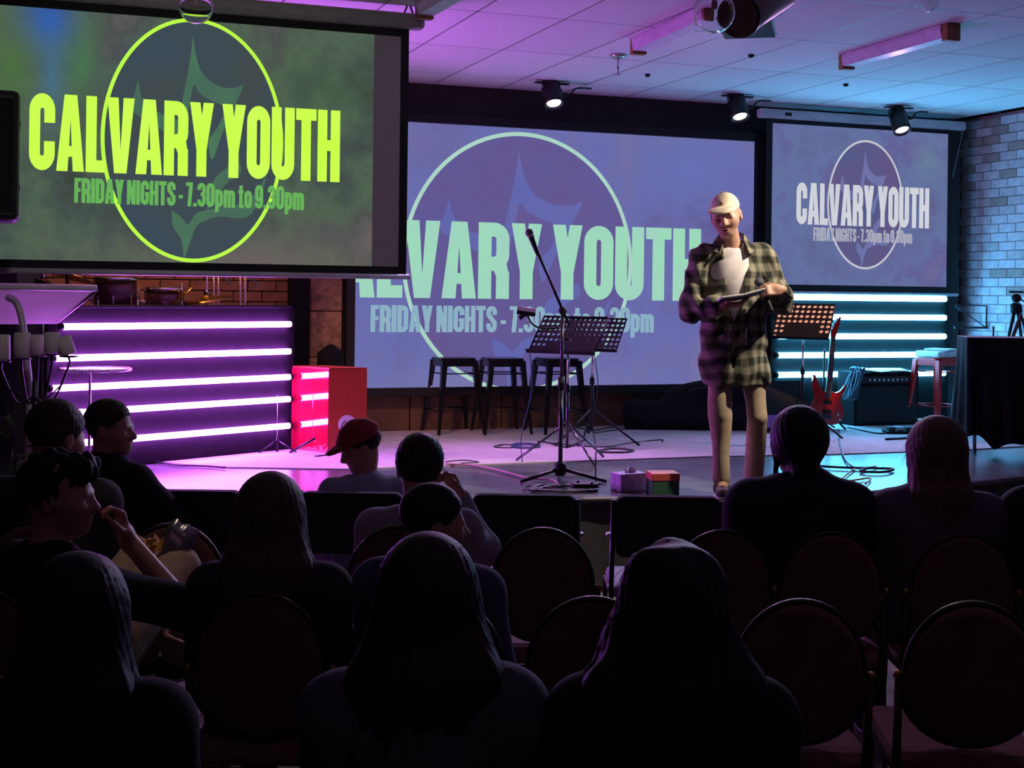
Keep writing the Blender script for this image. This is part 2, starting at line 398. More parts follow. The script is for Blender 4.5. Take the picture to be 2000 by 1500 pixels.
def glyph(ch, w=.44, t=.186):
    c = t/2; r = min(w/2-c, .16); m = w/2; q = None
    if ch in 'O0': return w, stroke(loop(c, c, w-c, 1-c, r), t, True)
    if ch == 'C':
        p = [(w-c, .62), (w-c, 1-c-r)]+arc(w-c-r, 1-c-r, r, 0, 90, 5)[1:]+arc(c+r, 1-c-r, r, 90, 180, 5)+arc(c+r, c+r, r, 180, 270, 5)+arc(w-c-r, c+r, r, 270, 360, 5)+[(w-c, .38)]
        return w, stroke(p, t)
    if ch == 'G':
        p = [(w-c, .64), (w-c, 1-c-r)]+arc(w-c-r, 1-c-r, r, 0, 90, 5)[1:]+arc(c+r, 1-c-r, r, 90, 180, 5)+arc(c+r, c+r, r, 180, 270, 5)+arc(w-c-r, c+r, r, 270, 360, 5)+[(w-c, .5)]
        return w, stroke(p, t)+[R_(m, .4, w, .53)]
    if ch == 'A':
        w2 = w+.04; m = w2/2
        return w2, [P_((0, 0), (t*1.05, 0), (m+.02, 1), (m-.11, 1)), P_((w2-t*1.05, 0), (w2, 0), (m+.11, 1), (m-.02, 1)), R_(.1, .19, w2-.1, .33)]
    if ch == 'V':
        w2 = w+.04; m = w2/2
        return w2, [P_((m-.11, 0), (m+.02, 0), (t*1.05, 1), (0, 1)), P_((m-.02, 0), (m+.11, 0), (w2, 1), (w2-t*1.05, 1))]
    if ch == 'L': return w*.78, [R_(0, 0, t, 1), R_(0, 0, w*.78, .16)]
    if ch == 'R':
        p = [(c, 1-c), (w-c-r, 1-c)]+arc(w-c-r, 1-c-r, r, 90, 0, 5)[1:]+arc(w-c-r, .46+r, r, 0, -90, 5)+[(c, .46)]
        return w, [R_(0, 0, t, 1), R_(w-t, 0, w, .36), P_((w-t, .3), (w, .3), (w-.04, .47), (w-t-.1, .5))]+stroke(p, t)
    if ch == 'Y':
        return w, [R_(m-t/2, 0, m+t/2, .45), P_((m-t/2, .36), (m+t/2-.03, .45), (t*1.02, 1), (0, 1)), P_((m-t/2+.03, .45), (m+t/2, .36), (w, 1), (w-t*1.02, 1))]
    if ch == 'U':
        p = [(c, 1), (c, c+r)]+arc(c+r, c+r, r, 180, 270, 5)[1:]+arc(w-c-r, c+r, r, 270, 360, 5)+[(w-c, 1)]
        return w, stroke(p, t)
    if ch == 'T': return w*.9, [R_(w*.45-t/2, 0, w*.45+t/2, 1), R_(0, .84, w*.9, 1)]
    if ch == 'H': return w, [R_(0, 0, t, 1), R_(w-t, 0, w, 1), R_(0, .43, w, .58)]
    if ch == 'F': return w*.75, [R_(0, 0, t, 1), R_(0, .85, w*.75, 1), R_(0, .44, w*.7, .58)]
    if ch == 'I': return t*1.05, [R_(0, 0, t*1.05, 1)]
    if ch == 'D': return w, [R_(0, 0, t, 1)]+stroke([(c, 1-c), (w-c-r, 1-c)]+arc(w-c-r, 1-c-r, r, 90, 0, 5)[1:]+arc(w-c-r, c+r, r, 0, -90, 5)+[(c, c)], t)
    if ch == 'N': return w, [R_(0, 0, t*.85, 1), R_(w-t*.85, 0, w, 1), P_((w-t*1.05, 0), (w, 0), (t*1.05, 1), (0, 1))]
    if ch == 'S':
        h = .5; p = [(w-c, .66), (w-c, 1-c-r)]+arc(w-c-r, 1-c-r, r, 0, 90, 5)[1:]+arc(c+r, 1-c-r, r, 90, 180, 5)+[(c, .66), (w-c, .36)]+arc(w-c-r, c+r, r, 0, -90, 5)+arc(c+r, c+r, r, 270, 180, 5)+[(c, .34)]
        return w, stroke(p, t)
    if ch == '3':
        p = [(c, .7), (c, 1-c-r)]+arc(c+r, 1-c-r, r, 180, 90, 5)[1:]+arc(w-c-r, 1-c-r, r, 90, 0, 5)+[(w-c, .6), (w-c-.07, .52), (w-c, .44)]+arc(w-c-r, c+r, r, 0, -90, 5)+arc(c+r, c+r, r, 270, 180, 5)+[(c, .3)]
        return w, stroke(p, t*.95)+[R_(m-.05, .45, w-c-.03, .58)]
    if ch == '7': return w*.8, [R_(0, .85, w*.8, 1), P_((.08, 0), (.08+t, 0), (w*.8, .9), (w*.8-t, .9))]
    if ch == '9':
        return w, stroke(loop(c, .38, w-c, 1-c, r), t, True)+stroke([(w-c, .7), (w-c, c+r)]+arc(w-c-r, c+r, r, 0, -90, 5)+arc(c+r, c+r, r, 270, 180, 5)+[(c, .27)], t)
    if ch == '.': return t, [R_(0, 0, t, .15)]
    if ch == '-': return .22, [R_(0, .32, .22, .46)]
    if ch == 'o': return w*.95, stroke(loop(c, c, w*.95-c, .74-c, r*.9), t, True)
    if ch == 'p': return w*.95, [R_(0, -.2, t, .74)]+stroke(loop(c, c, w*.95-c, .74-c, r*.9), t, True)
    if ch == 'm':
        w2 = w*1.4; q = [R_(0, 0, t, .74)]; x = c
        for k in range(2):
            x1 = x+(w2-t)/2; rr = min(.1, (x1-x)/2)
            q += stroke([(x, .74-c-.12), (x+.02, .74-c-.03), (x+rr, .74-c), (x1-rr, .74-c), (x1-.015, .74-c-.04), (x1, .74-c-.12), (x1, 0)], t*.97); x = x1
        return w2, q
    if ch == 't': return .3, [R_(.06, .1, .06+t, .95), R_(0, .62, .3, .74), R_(.06, 0, .3, .13)]
    return .2, []
def text_polys(s, gap=.028):
    x = 0; out = []
    for ch in s:
        if ch == ' ': x += .13; continue
        w_, ps = glyph(ch)
        out += [[Vector((p.x+x, p.y)) for p in q] for q in ps]; x += w_+gap
    return x-gap, out
def clip(poly, xmin):
    o = []
    for i in range(len(poly)):
        a, b = poly[i], poly[(i+1) % len(poly)]
        if a.x >= xmin: o.append(a)
        if (a.x >= xmin) != (b.x >= xmin): o.append(a.lerp(b, (xmin-a.x)/(b.x-a.x)))
    return o
def lettering(s, X0, X1, Z0, Z1, y, xmin=-1e9, mb=None):
    wd, ps = text_polys(s); mb = mb or MB()
    for q in ps:
        q = clip([Vector((X0+p.x/wd*(X1-X0), Z0+p.y*(Z1-Z0))) for p in q], xmin)
        if len(q) >= 3: mb.add([(p.x, y, p.y) for p in q], [tuple(range(len(q)))])
    return mb
def ring_mb(cx, cz, rx, rz, t, y, n=96, xmin=-1e9):
    mb = MB()
    for k in range(n):
        a, b = 2*PI*k/n, 2*PI*(k+1)/n
        q = [Vector((cx+(rx+s*t/2)*math.cos(v), cz+(rz+s*t/2)*math.sin(v))) for v, s in ((a, -1), (a, 1), (b, 1), (b, -1))]
        q = clip(q, xmin)
        if len(q) >= 3: mb.add([(p.x, y, p.y) for p in q], [tuple(range(len(q)))])
    return mb
def disc_mb(cx, cz, rx, rz, y, xmin=-1e9):
    q = clip([Vector((cx+rx*math.cos(2*PI*k/72), cz+rz*math.sin(2*PI*k/72))) for k in range(72)], xmin)
    return MB().add([(p.x, y, p.y) for p in q], [tuple(range(len(q)))])
# the emblem inside the ring: a descending dove drawn as a flame-like ribbon, in ring radii (x right, z up)
EMB = [[(-.03, .95), (.03, .72), (.13, .58), (.32, .50), (.50, .50), (.60, .53), (.52, .37), (.44, .22), (.36, .10), (.30, -.02), (.26, -.12), (.21, -.16), (.18, .0), (.28, .12), (.36, .25), (.37, .32), (.2, .37), (.06, .43), (-.01, .50), (-.06, .32), (-.1, .16), (-.18, .18), (-.13, .42), (-.06, .72)],
       [(-.68, .52), (-.63, .36), (-.52, .27), (-.38, .22), (-.2, .18), (-.1, .16), (-.18, .02), (-.34, .06), (-.5, .12), (-.62, .17), (-.76, .26), (-.72, .38)],
       [(.56, -.17), (.4, -.24), (.26, -.34), (.2, -.5), (.17, -.62), (.27, -.54), (.4, -.38), (.58, -.28)],
       [(-.26, -.64), (-.24, -.78), (-.14, -.90), (-.1, -1.06), (-.04, -.94), (.04, -.78), (.16, -.72), (.34, -.68), (.62, -.69), (.78, -.58), (.9, -.3), (.72, -.5), (.48, -.58), (.2, -.62), (.04, -.66), (-.06, -.76), (-.14, -.70)]]
def emblem_mb(cx, cz, rx, rz, y, xmin=-1e9):
    mb = MB()
    for o in EMB:
        pts = [Vector((p.x, p.y)) for p in spline([(x, z, 0) for x, z in o]+[(o[0][0], o[0][1], 0)], 4)[:-1]]
        pts = [Vector((cx+p.x*rx*.92, cz+p.y*rz*.92)) for p in pts]
        pts = clip(pts, xmin)
        if len(pts) < 3: continue
        tri = tessellate_polygon([[Vector((p.x, p.y, 0)) for p in pts]])
        mb.add([(p.x, y, p.y) for p in pts], [tuple(t) for t in tri])
    return mb
def emit(name, c, s=1.0):
    m = bpy.data.materials.new(name); m.use_nodes = True; nt = m.node_tree; nt.nodes.clear()
    out = nt.nodes.new('ShaderNodeOutputMaterial'); e = nt.nodes.new('ShaderNodeEmission')
    tc = nt.nodes.new('ShaderNodeTexCoord'); n = nt.nodes.new('ShaderNodeTexNoise'); n.inputs['Scale'].default_value = 2.2
    r = nt.nodes.new('ShaderNodeValToRGB'); r.color_ramp.elements[0].position = .35; r.color_ramp.elements[1].position = .65
    c2 = c if isinstance(c[0], (tuple, list)) else (c, [x*.93 for x in c])
    r.color_ramp.elements[0].color = (*c2[0], 1); r.color_ramp.elements[1].color = (*c2[1], 1)
    nt.links.new(tc.outputs['Object'], n.inputs['Vector']); nt.links.new(n.outputs['Fac'], r.inputs['Fac']); nt.links.new(r.outputs['Color'], e.inputs['Color'])
    e.inputs['Strength'].default_value = s; nt.links.new(e.outputs[0], out.inputs['Surface']); return m

# ================================================================ SCREENS
cloth_m = mat('screen_cloth', (.42, .37, .38), .9, noise=.04, bump=.1)
border_m = mat('screen_border', (.012, .012, .013), .8)
def projection(root, Y, pxmap, bgmat, ringc, embc, textc, subc, discc, ring, title, sub, xmin=-1e9, image=None):
    """image, disc, emblem, ring and words thrown on the cloth of one screen; everything measured on the plane Y"""
    O = root.location
    def pl(px, py): p = at(px, py, Y=Y); return p.x-O.x, p.z-O.z
    y0 = Y-O.y-.006
    x0, z0, x1, z1 = image
    mb = MB(); mb.quad((x0, y0, z0), (x1, y0, z0), (x1, y0, z1), (x0, y0, z1)); mb.build('projected_image', bgmat, root)
    cx, cz, rx, rz, t = ring
    disc_mb(cx, cz, rx, rz, y0-.002, xmin).build('projected_disc', discc, root)
    emblem_mb(cx, cz, rx, rz, y0-.004, xmin).build('emblem', embc, root)
    ring_mb(cx, cz, rx, rz, t, y0-.006, xmin=xmin).build('ring', ringc, root)
    lettering(title[0], *title[1:], y0-.008, xmin).build('title_lettering', textc, root)
    lettering(sub[0], *sub[1:], y0-.008, xmin).build('subtitle_lettering', subc, root)

# ---- left pull-down screen, hanging in front of the drum bay
YL = 8.08
pR, pT = at(783, 72, Y=YL), at(783, 521, Y=YL)
TR = at(783, 72, Y=YL); BR = at(783, 521, Y=YL)
ZT, ZB = TR.z, BR.z; XR = TR.x; XL = at(-40, 300, Y=YL).x
scr = thing('projection_screen', 'large pull-down screen at the left showing a lime green picture and title', 'projection screen', ((XL+XR)/2, YL, ZB))
ox = scr.location
mb = MB(); mb.box(((XL+XR)/2-ox.x, 0, (ZT+ZB)/2-ZB), (XR-XL, .006, ZT-ZB)); mb.build('cloth', cloth_m, scr)
mb = MB(); bw = .052
for (cx, cz, sx, sz) in (((XL+XR)/2, ZT+.03, XR-XL+2*bw, .06), ((XL+XR)/2, ZB-.025, XR-XL+2*bw, .05), (XL-bw/2, (ZT+ZB)/2, bw, ZT-ZB), (XR+bw/2, (ZT+ZB)/2, bw, ZT-ZB)):
    mb.box((cx-ox.x, 0, cz-ZB), (sx, .008, sz))
mb.build('border', border_m, scr)
h0 = at(828, 48, Y=YL)
mb = MB(); mb.box(((XL-.15+h0.x)/2-ox.x, 0, h0.z+.01-ZB), (h0.x-XL+.15, .1, .1), bev=.03); mb.build('housing', mat('screen_housing', (.34, .33, .33), .45), scr)
mb = MB(); mb.cyl((XL-.06-ox.x, -.0, -.062), (XR+.075-ox.x, -.0, -.062), .017, n=12); mb.build('bottom_bar', mat('bottom_bar', (.6, .58, .6), .35), scr)
mb = MB()
for x in (h0.x-.1, XL+.4): 
    mb.tube([(x-ox.x-.03, 0, h0.z+.055-ZB), (x-ox.x-.01, 0, CEIL-ZB)], .006, 6); mb.tube([(x-ox.x+.03, 0, h0.z+.055-ZB), (x-ox.x+.01, 0, CEIL-ZB)], .006, 6)
mb.build('hanger', black_metal, scr)
def pl(px, py, Y, O): p = at(px, py, Y=Y); return p.x-O.x, p.z-O.z
O = scr.location
q = lambda px, py: pl(px, py, YL, O)
rl, rr_ = q(200, 275)[0], q(549, 275)[0]; rt, rb = q(378, 40)[1], q(378, 509)[1]
def mid(a, b): return (a+b)/2
bl = screen_mat('left_picture', [(.045, .05, .04), (.06, .085, .075), (.085, .13, .085), (.075, .085, .08), (.13, .115, .11)], .95, 1.5,
    [(q(95, 40)[0], q(95, 40)[1], .28, .34, (.035, .11, .40), 1.3), (q(100, 150)[0], q(100, 150)[1], .16, .5, (.06, .17, .32), .8), (q(20, 130)[0], q(20, 130)[1], .3, .5, (.07, .17, .05), .9), (q(160, 130)[0], q(160, 130)[1], .22, .5, (.06, .2, .09), .7),
     (q(640, 180)[0], q(640, 180)[1], .6, .35, (.07, .15, .06), .55), (q(300, 150)[0], q(300, 150)[1], .4, .4, (.04, .08, .22), .6), (q(500, 510)[0], q(500, 510)[1], 1.6, .38, (.15, .125, .12), 1.0)])
il, ir = XL-O.x+.01, q(728, 300)[0]
projection(scr, YL, None, bl, emit('left_ring', (.52, 1.0, .07)), emit('left_emblem', ((.075, .19, .10), (.06, .13, .10))), emit('left_title', ((.56, .97, .06), (.60, .96, .10)), 1.05), emit('left_subtitle', ((.13, .47, .09), (.15, .42, .12))), emit('left_disc', ((.05, .078, .11), (.06, .078, .078)), .9),
    (mid(rl, rr_), mid(rt, rb), (rr_-rl)/2, (rt-rb)/2, .022),
    ('CALVARY YOUTH', q(57, 260)[0], q(663, 285)[0], q(360, 344)[1], q(360, 199)[1]),
    ('FRIDAY NIGHTS - 7.30pm to 9.30pm', q(145, 372)[0], q(593, 390)[0], q(360, 403)[1], q(360, 356)[1]),
    image=(il, 0.0, ir, ZT-ZB))

# ---- middle screen fixed to the back wall
YM = 10.93
a, b = at(690, 757, Y=YM), at(1475, 277, Y=YM)
MX0, MX1, MZ0, MZ1 = a.x, b.x, a.z-.005, b.z
scm = thing('projection_screen', 'biggest screen, blue violet, fixed in a black frame behind the stools', 'projection screen', ((MX0+MX1)/2, YM, MZ0))
O = scm.location
mb = MB(); mb.box((0, .02, (MZ1-MZ0)/2), (MX1-MX0, .03, MZ1-MZ0)); mb.build('cloth', cloth_m, scm)
fr = MB(); hw = (MX1-MX0)/2; bw = .075
for (cx, cz, sx, sz) in ((0, MZ1-MZ0+bw/2, 2*hw+2*bw, bw), (0, -bw/2, 2*hw+2*bw, bw), (-hw-bw/2, (MZ1-MZ0)/2, bw, MZ1-MZ0), (hw+bw/2, (MZ1-MZ0)/2, bw, MZ1-MZ0)):
    fr.box((cx, -.0, cz), (sx, .08, sz), bev=.006)
fr.build('frame', border_m, scm)
q = lambda px, py: pl(px, py, YM, O)
bm_ = screen_mat('middle_picture', [(.115, .10, .30), (.135, .135, .37), (.14, .15, .42), (.15, .15, .38), (.19, .17, .38)], 1.0, 1.1,
    [(q(1350, 330)[0], q(1350, 330)[1], .9, .8, (.13, .17, .46), .7), (q(820, 280)[0], q(820, 280)[1], .8, .5, (.16, .14, .34), .7), (q(1000, 760)[0], q(1000, 760)[1], 2.6, .5, (.22, .21, .42), .8)])
cx, cz = q(1008, 512)
rx = (q(1230, 512)[0]-q(788, 512)[0])/2; rz = q(1012, 262)[1]-cz
cx = mid(q(1230, 512)[0], q(788, 512)[0])
projection(scm, YM, None, bm_, emit('middle_ring', (.42, .68, .58)), emit('middle_emblem', ((.12, .13, .42), (.13, .14, .40))), emit('middle_title', ((.36, .66, .55), (.34, .72, .50)), .97), emit('middle_subtitle', ((.25, .43, .56), (.27, .43, .53))), emit('middle_disc', ((.115, .10, .31), (.13, .095, .28))),
    (cx, cz, rx, rz, .035),
    ('CALVARY YOUTH', q(590, 530)[0], q(1367, 530)[0], q(1000, 584)[1], q(1000, 436)[1]),
    ('FRIDAY NIGHTS - 7.30pm to 9.30pm', q(723, 620)[0], q(1276, 620)[0], q(1000, 649)[1], q(1000, 598)[1]),
    xmin=-hw+.003, image=(-hw, 0, hw, MZ1-MZ0))

# ---- right pull-down screen
YRr = 10.78
a, b = at(1505, 553, Y=YRr), at(1851, 262, Y=YRr)
QX0, QX1, QZ0, QZ1 = a.x, b.x, a.z-.01, b.z
srr = thing('projection_screen', 'smallest screen, grey blue, beside the brick wall above the cyan tubes', 'projection screen', ((QX0+QX1)/2, YRr, QZ0))
O = srr.location; hw = (QX1-QX0)/2; hh = QZ1-QZ0
mb = MB(); mb.box((0, .003, hh/2), (2*hw, .006, hh)); mb.build('cloth', cloth_m, srr)
mb = MB(); bw = .06
for (cx, cz, sx, sz) in ((0, hh+.02, 2*hw+2*bw, .04), (0, -.03, 2*hw+2*bw, .06), (-hw-bw/2, hh/2, bw, hh), (hw+bw/2, hh/2, bw, hh)):
    mb.box((cx, .003, cz), (sx, .008, sz))
mb.build('border', border_m, srr)
mb = MB(); mb.cyl((-hw-.06, 0, -.075), (hw+.14, 0, -.075), .016, n=10); mb.build('bottom_bar', mat('bottom_bar', (.6, .58, .6), .35), srr)
q = lambda px, py: pl(px, py, YRr, O)
ha, hb = q(1481, 226), q(1883, 254)
mb = MB(); mb.box(((ha[0]+hb[0])/2, -.0, hh+.085), (hb[0]-ha[0], .085, .085), bev=.02); hs = mb.build('housing', mat('white_housing', (.62, .6, .62), .5), srr)
MB().box((q(1535, 230)[0], -.044, hh+.085), (.07, .006, .03), bev=.002).build('badge', black, hs)
MB().tube([(hw+.16, -.02, hh+.04), (hw+.13, -.02, hh-.1), (hw+.05, -.02, hh-.42)], .004, 5).build('pull_cord', grey_plastic, srr)
br_ = screen_mat('right_picture', [(.12, .125, .27), (.125, .15, .33), (.13, .175, .37), (.125, .125, .33), (.155, .145, .33)], .95, 2.0,
    [(q(1810, 310)[0], q(1810, 310)[1], .35, .4, (.14, .24, .33), .8), (q(1740, 500)[0], q(1740, 500)[1], .9, .4, (.14, .13, .33), .8)])
cx = mid(q(1616, 400)[0], q(1761, 400)[0]); rx = (q(1761, 400)[0]-q(1616, 400)[0])/2; cz = mid(q(1690, 276)[1], q(1690, 524)[1]); rz = (q(1690, 276)[1]-q(1690, 524)[1])/2
projection(srr, YRr, None, br_, emit('right_ring', (.56, .58, .64)), emit('right_emblem', ((.15, .17, .40), (.16, .17, .38))), emit('right_title', ((.64, .66, .72), (.60, .62, .68))), emit('right_subtitle', ((.38, .40, .50), (.42, .43, .52))), emit('right_disc', ((.085, .105, .25), (.12, .09, .23))),
    (cx, cz, rx, rz, .02),
    ('CALVARY YOUTH', q(1554, 400)[0], q(1813, 400)[0], q(1680, 442)[1], q(1680, 362)[1]),
    ('FRIDAY NIGHTS - 7.30pm to 9.30pm', q(1587, 460)[0], q(1780, 460)[0], q(1680, 473)[1], q(1680, 447)[1]),
    image=(-hw, 0, hw, hh))

# ================================================================ LED PANELS
def tube_mat(name, c, s):
    m = emit(name, c, s); return m
purple_tube = tube_mat('purple_tube_light', (.60, .115, 1.0), 62)
cyan_tube = tube_mat('cyan_tube_light', (.085, .53, 1.0), 50)
ps, pe = at(104, 928, Z=STZ), at(606, 877, Z=STZ)
ps = W(-2.9, 8.55, STZ); pe = W(-1.635, 9.96, STZ)
ang = math.atan2(pe.y-ps.y, pe.x-ps.x); Lp = (pe-ps).length
ext = .06
led = thing('light_panel', 'dark drum screen carrying five glowing purple tubes', 'light panel', ps, ang)
MB().box((Lp/2-ext/2+.02, .03, .53), (Lp+ext+.04, .04, 1.06), bev=.005).build('board', mat('drum_board', (.011, .010, .012), .8, spec=.06), led)
MB().box((Lp/2-ext/2, .03, 1.066), (Lp+ext, .06, .02), bev=.004).build('cap_rail', black, led)
for py in (633, 686, 736, 779, 831):
    z = at(565, py, d=9.94).z-STZ
    x0 = {633: .03, 686: -.02, 736: -.04, 779: .0, 831: .0}[py]
    t = MB(); t.cyl((x0, -.022, z), (Lp-.03, -.022, z), .021, n=12); t.build('led_tube', purple_tube, led)
    for x in (x0-.012, Lp-.018): MB().cyl((x-.012, -.022, z), (x+.012, -.022, z), .023, n=10).build('end_cap', black, led)
ca, cb = at(1519, 650, Y=10.8), at(1846, 650, Y=10.8)
led2 = thing('light_panel', 'dark board with five cyan tubes under the right screen', 'light panel', (ca.x, 10.8, STZ))
Lc = cb.x-ca.x
MB().box((Lc/2, .045, .66), (Lc+.12, .04, 1.28), bev=.005).build('board', mat('cyan_board', (.009, .010, .010), .8, spec=.06), led2)
for py in (583, 620, 657, 693, 730):
    z = at(1750, py, Y=10.78).z-STZ
    t = MB(); t.cyl((0, 0, z), (Lc, 0, z), .026, n=12); t.build('led_tube', cyan_tube, led2)
    for x in (-.01, Lc+.01): MB().cyl((x-.012, 0, z), (x+.012, 0, z), .028, n=10).build('end_cap', black, led2)

# ================================================================ CEILING FITTINGS
def par_can(p, target, label, lens):
    t = thing('stage_light', label, 'stage light', (p.x, p.y, CEIL-.012), 0, 'par cans along the ceiling')
    d = (Vector(target)-p).normalized(); M = d.to_track_quat('Z', 'Y').to_matrix(); c = p-Vector(t.location)
    MB().box((0, 0, -.008), (.3, .05, .012)).build('mount_plate', black_metal, t)
    MB().tube([(-.09, 0, c.z), (-.09, 0, -.07), (-.05, 0, -.02), (.05, 0, -.02), (.09, 0, -.07), (.09, 0, c.z)], .01, 6).build('yoke', black_metal, t)
    b = MB().lathe([(.05, -.12), (.075, -.1), (.08, .02), (.082, .14), (.074, .145), (.072, .1)], 20, M, c, cap=False)
    b.lathe([(.001, -.121), (.05, -.12)], 20, M, c, cap=False)
    b.build('can', black_metal, t)
    MB().lathe([(.0005, .12), (.035, .125), (.06, .118)], 20, M, c, cap=False).build('lens', lens, t)
    MB().tube(spline([(c.x+.06, 0, -.09), (.16, .02, -.1), (.24, .05, -.03), (.4, .1, -.012)], 5), .008, 6).build('cable', black, t)
lw = [emit('lens_violet', (1, .72, 1), 14), emit('lens_white', (.85, .93, 1), 14), emit('lens_pink', (1, .75, 1), 14)]
lb = ['black ceiling spot with a violet lens, leftmost of three', 'black ceiling spot with a bluish white lens beside the small screen', 'black ceiling spot with a pink lens hanging before the small screen']
for p, tg, l, m in zip(PARP, PART_, lb, lw): par_can(p, p+Vector((-.1, -1.15, -2.0)), l, m)
key = thing('stage_light', 'black ceiling spotlight aimed at the speaker, out of the picture', 'stage light', (KEY.x, KEY.y, CEIL))
dk = (spot_target-KEY).normalized(); Mk = dk.to_track_quat('Z', 'Y').to_matrix(); ck = KEY-Vector((KEY.x, KEY.y, CEIL))
MB().lathe([(.07, -.25), (.09, -.22), (.09, -.06), (.078, -.06)], 16, Mk, ck, cap=False).build('can', black_metal, key)
MB().tube([(0, 0, 0), (0, 0, ck.z+.05)], .012, 6).build('stem', black_metal, key)
# surface light battens with brown end caps
diff_m = mat('batten_diffuser', (.72, .6, .78), .35)
cap_m = mat('batten_cap', (.30, .13, .05), .6)
def batten(pa, pb, label):
    a, b = at(*pa, Z=CEIL-.09), at(*pb, Z=CEIL-.09)
    t = thing('ceiling_batten', label, 'ceiling light', ((a.x+b.x)/2, (a.y+b.y)/2, CEIL), math.atan2(b.y-a.y, b.x-a.x)-PI/2, 'surface light battens')
    L = (b-a).length
    MB().prism([(-.05, -.09), (.05, -.09), (.065, -.03), (.06, -.002), (-.06, -.002), (-.065, -.03)], -L/2, L/2).build('diffuser', diff_m, t)
    for s in (-1, 1): MB().box((0, s*(L/2+.03), -.055), (.105, .06, .11), bev=.006).build('end_cap', cap_m, t)
batten((1658, 130), (1852, 76), 'long ceiling batten with brown caps at the right')
batten((1250, 100), (1372, 45), 'ceiling batten with a brown cap behind the round glass globe')
batten((832, 30), (905, -12), 'ceiling batten ending above the left screen housing')
# glass globes hanging in the foreground
glass = bpy.data.materials.new('clear_glass'); glass.use_nodes = True
gb = glass.node_tree.nodes['Principled BSDF']; gb.inputs['Transmission Weight'].default_value = 1; gb.inputs['Roughness'].default_value = .02; gb.inputs['IOR'].default_value = 1.25; gb.inputs['Base Color'].default_value = (.93, .9, .92, 1)
def globe(px, py, rpx, d, label, prof_k=1.0):
    c = at(px, py, d=d); r = rpx*d/FPX
    t = thing('glass_pendant', label, 'pendant light', (c.x, c.y, c.z))
    pr = [(max(1e-4, r*math.sin(PI*i/16)), -r*prof_k*math.cos(PI*i/16)) for i in range(15)]
    inner = [(max(1e-4, x*.96), z*.96) for x, z in pr[::-1]]
    MB().lathe(pr+inner, 32, None, cap=False).build('shade', glass, t)
    MB().lathe([(.001, r*.62), (r*.22, r*.62), (r*.25, r*1.05), (r*.1, r*1.2), (.001, r*1.2)], 14).build('socket', mat('socket_brass', (.2, .13, .08), .4, .6), t)
    MB().lathe([(.001, r*.1), (r*.14, r*.2), (r*.16, r*.4), (r*.1, r*.6)], 12).build('bulb', mat('bulb_glass', (.5, .42, .36), .1), t)
    MB().tube([(0, 0, r*1.15), (0, 0, CEIL-c.z)], .006, 6).build('cord', black, t)
globe(1395, 24, 41, 5.6, 'clear glass globe hanging before the black ceiling opening')
globe(383, 14, 33, 5.6, 'clear glass globe hanging in front of the left screen')
globe(1816, 2, 17, 6.2, 'small clear glass drop at the top right edge', 1.3)
# dark opening in the ceiling and the brown can below it
ha_ = [at(px, py, Z=CEIL-.004) for px, py in ((1408, 60), (1503, 78), (1500, 38), (1420, 22))]
hx = sorted(p.x for p in ha_); hy = sorted(p.y for p in ha_)
HC_ = at(1458, 56, Z=CEIL-.004)
hat = thing('ceiling_hatch', 'black square opening in the ceiling above the brown can', 'ceiling hatch', HC_, -YAW-rad(14))
MB().box((0, 0, .0), (.34, .62, .012)).build('panel', mat('hatch_black', (.006, .006, .006), .9), hat)
c0, c1 = at(1440, 34, d=6.0), at(1525, -22, d=6.45)
can = thing('hanging_can', 'brown metal can light slung under the black ceiling opening', 'spotlight', (c0+c1)/2)
dd = (c1-c0); Mc = dd.normalized().to_track_quat('Z', 'Y').to_matrix(); L = dd.length
MB().lathe([(.06, -L/2+.03), (.088, -L/2), (.095, -L/2+.02), (.095, L/2), (.05, L/2+.03)], 24, Mc).build('can', mat('can_brown', (.22, .15, .10), .45, .1), can)
MB().lathe([(.097, -L/2+.01), (.101, -L/2+.015), (.101, -L/2+.035), (.097, -L/2+.04)], 24, Mc, cap=False).build('rim', black_metal, can)
MB().tube([(0, 0, .06), (0, 0, CEIL-((c0+c1)/2).z)], .015, 8).build('stem', black_metal, can)
# sprinkler and marks
sp_ = at(1207, 107, Z=CEIL)
t = thing('ceiling_sprinkler', 'chrome sprinkler dropping from the tiles left of the battens', 'sprinkler', (sp_.x, sp_.y, CEIL))
MB().lathe([(.001, 0), (.06, 0), (.062, -.012), (.035, -.025), (.001, -.025)], 20).build('flange', chrome, t)
MB().cyl((0, 0, -.02), (0, 0, -.14), .008, n=8).build('stem', chrome, t)
MB().lathe([(.001, -.14), (.022, -.14), (.024, -.15), (.001, -.155)], 12).build('deflector', chrome, t)
for px, py, l in ((1265, 145, 'small dark sensor on the ceiling beside the sprinkler'), (1467, 107, 'small dark fixing on the ceiling right of the opening'), (1652, 164, 'small dark fixing on the ceiling near the right batten')):
    p = at(px, py, Z=CEIL)
    t = tag(MB().lathe([(.001, .0), (.022, 0), (.024, -.01), (.012, -.022), (.001, -.022)], 12).build('ceiling_sensor', black, None, p), l, 'sensor')
# ================================================================ STAGE PROPS
def FL(px, py): return at(px, py, Z=STZ)
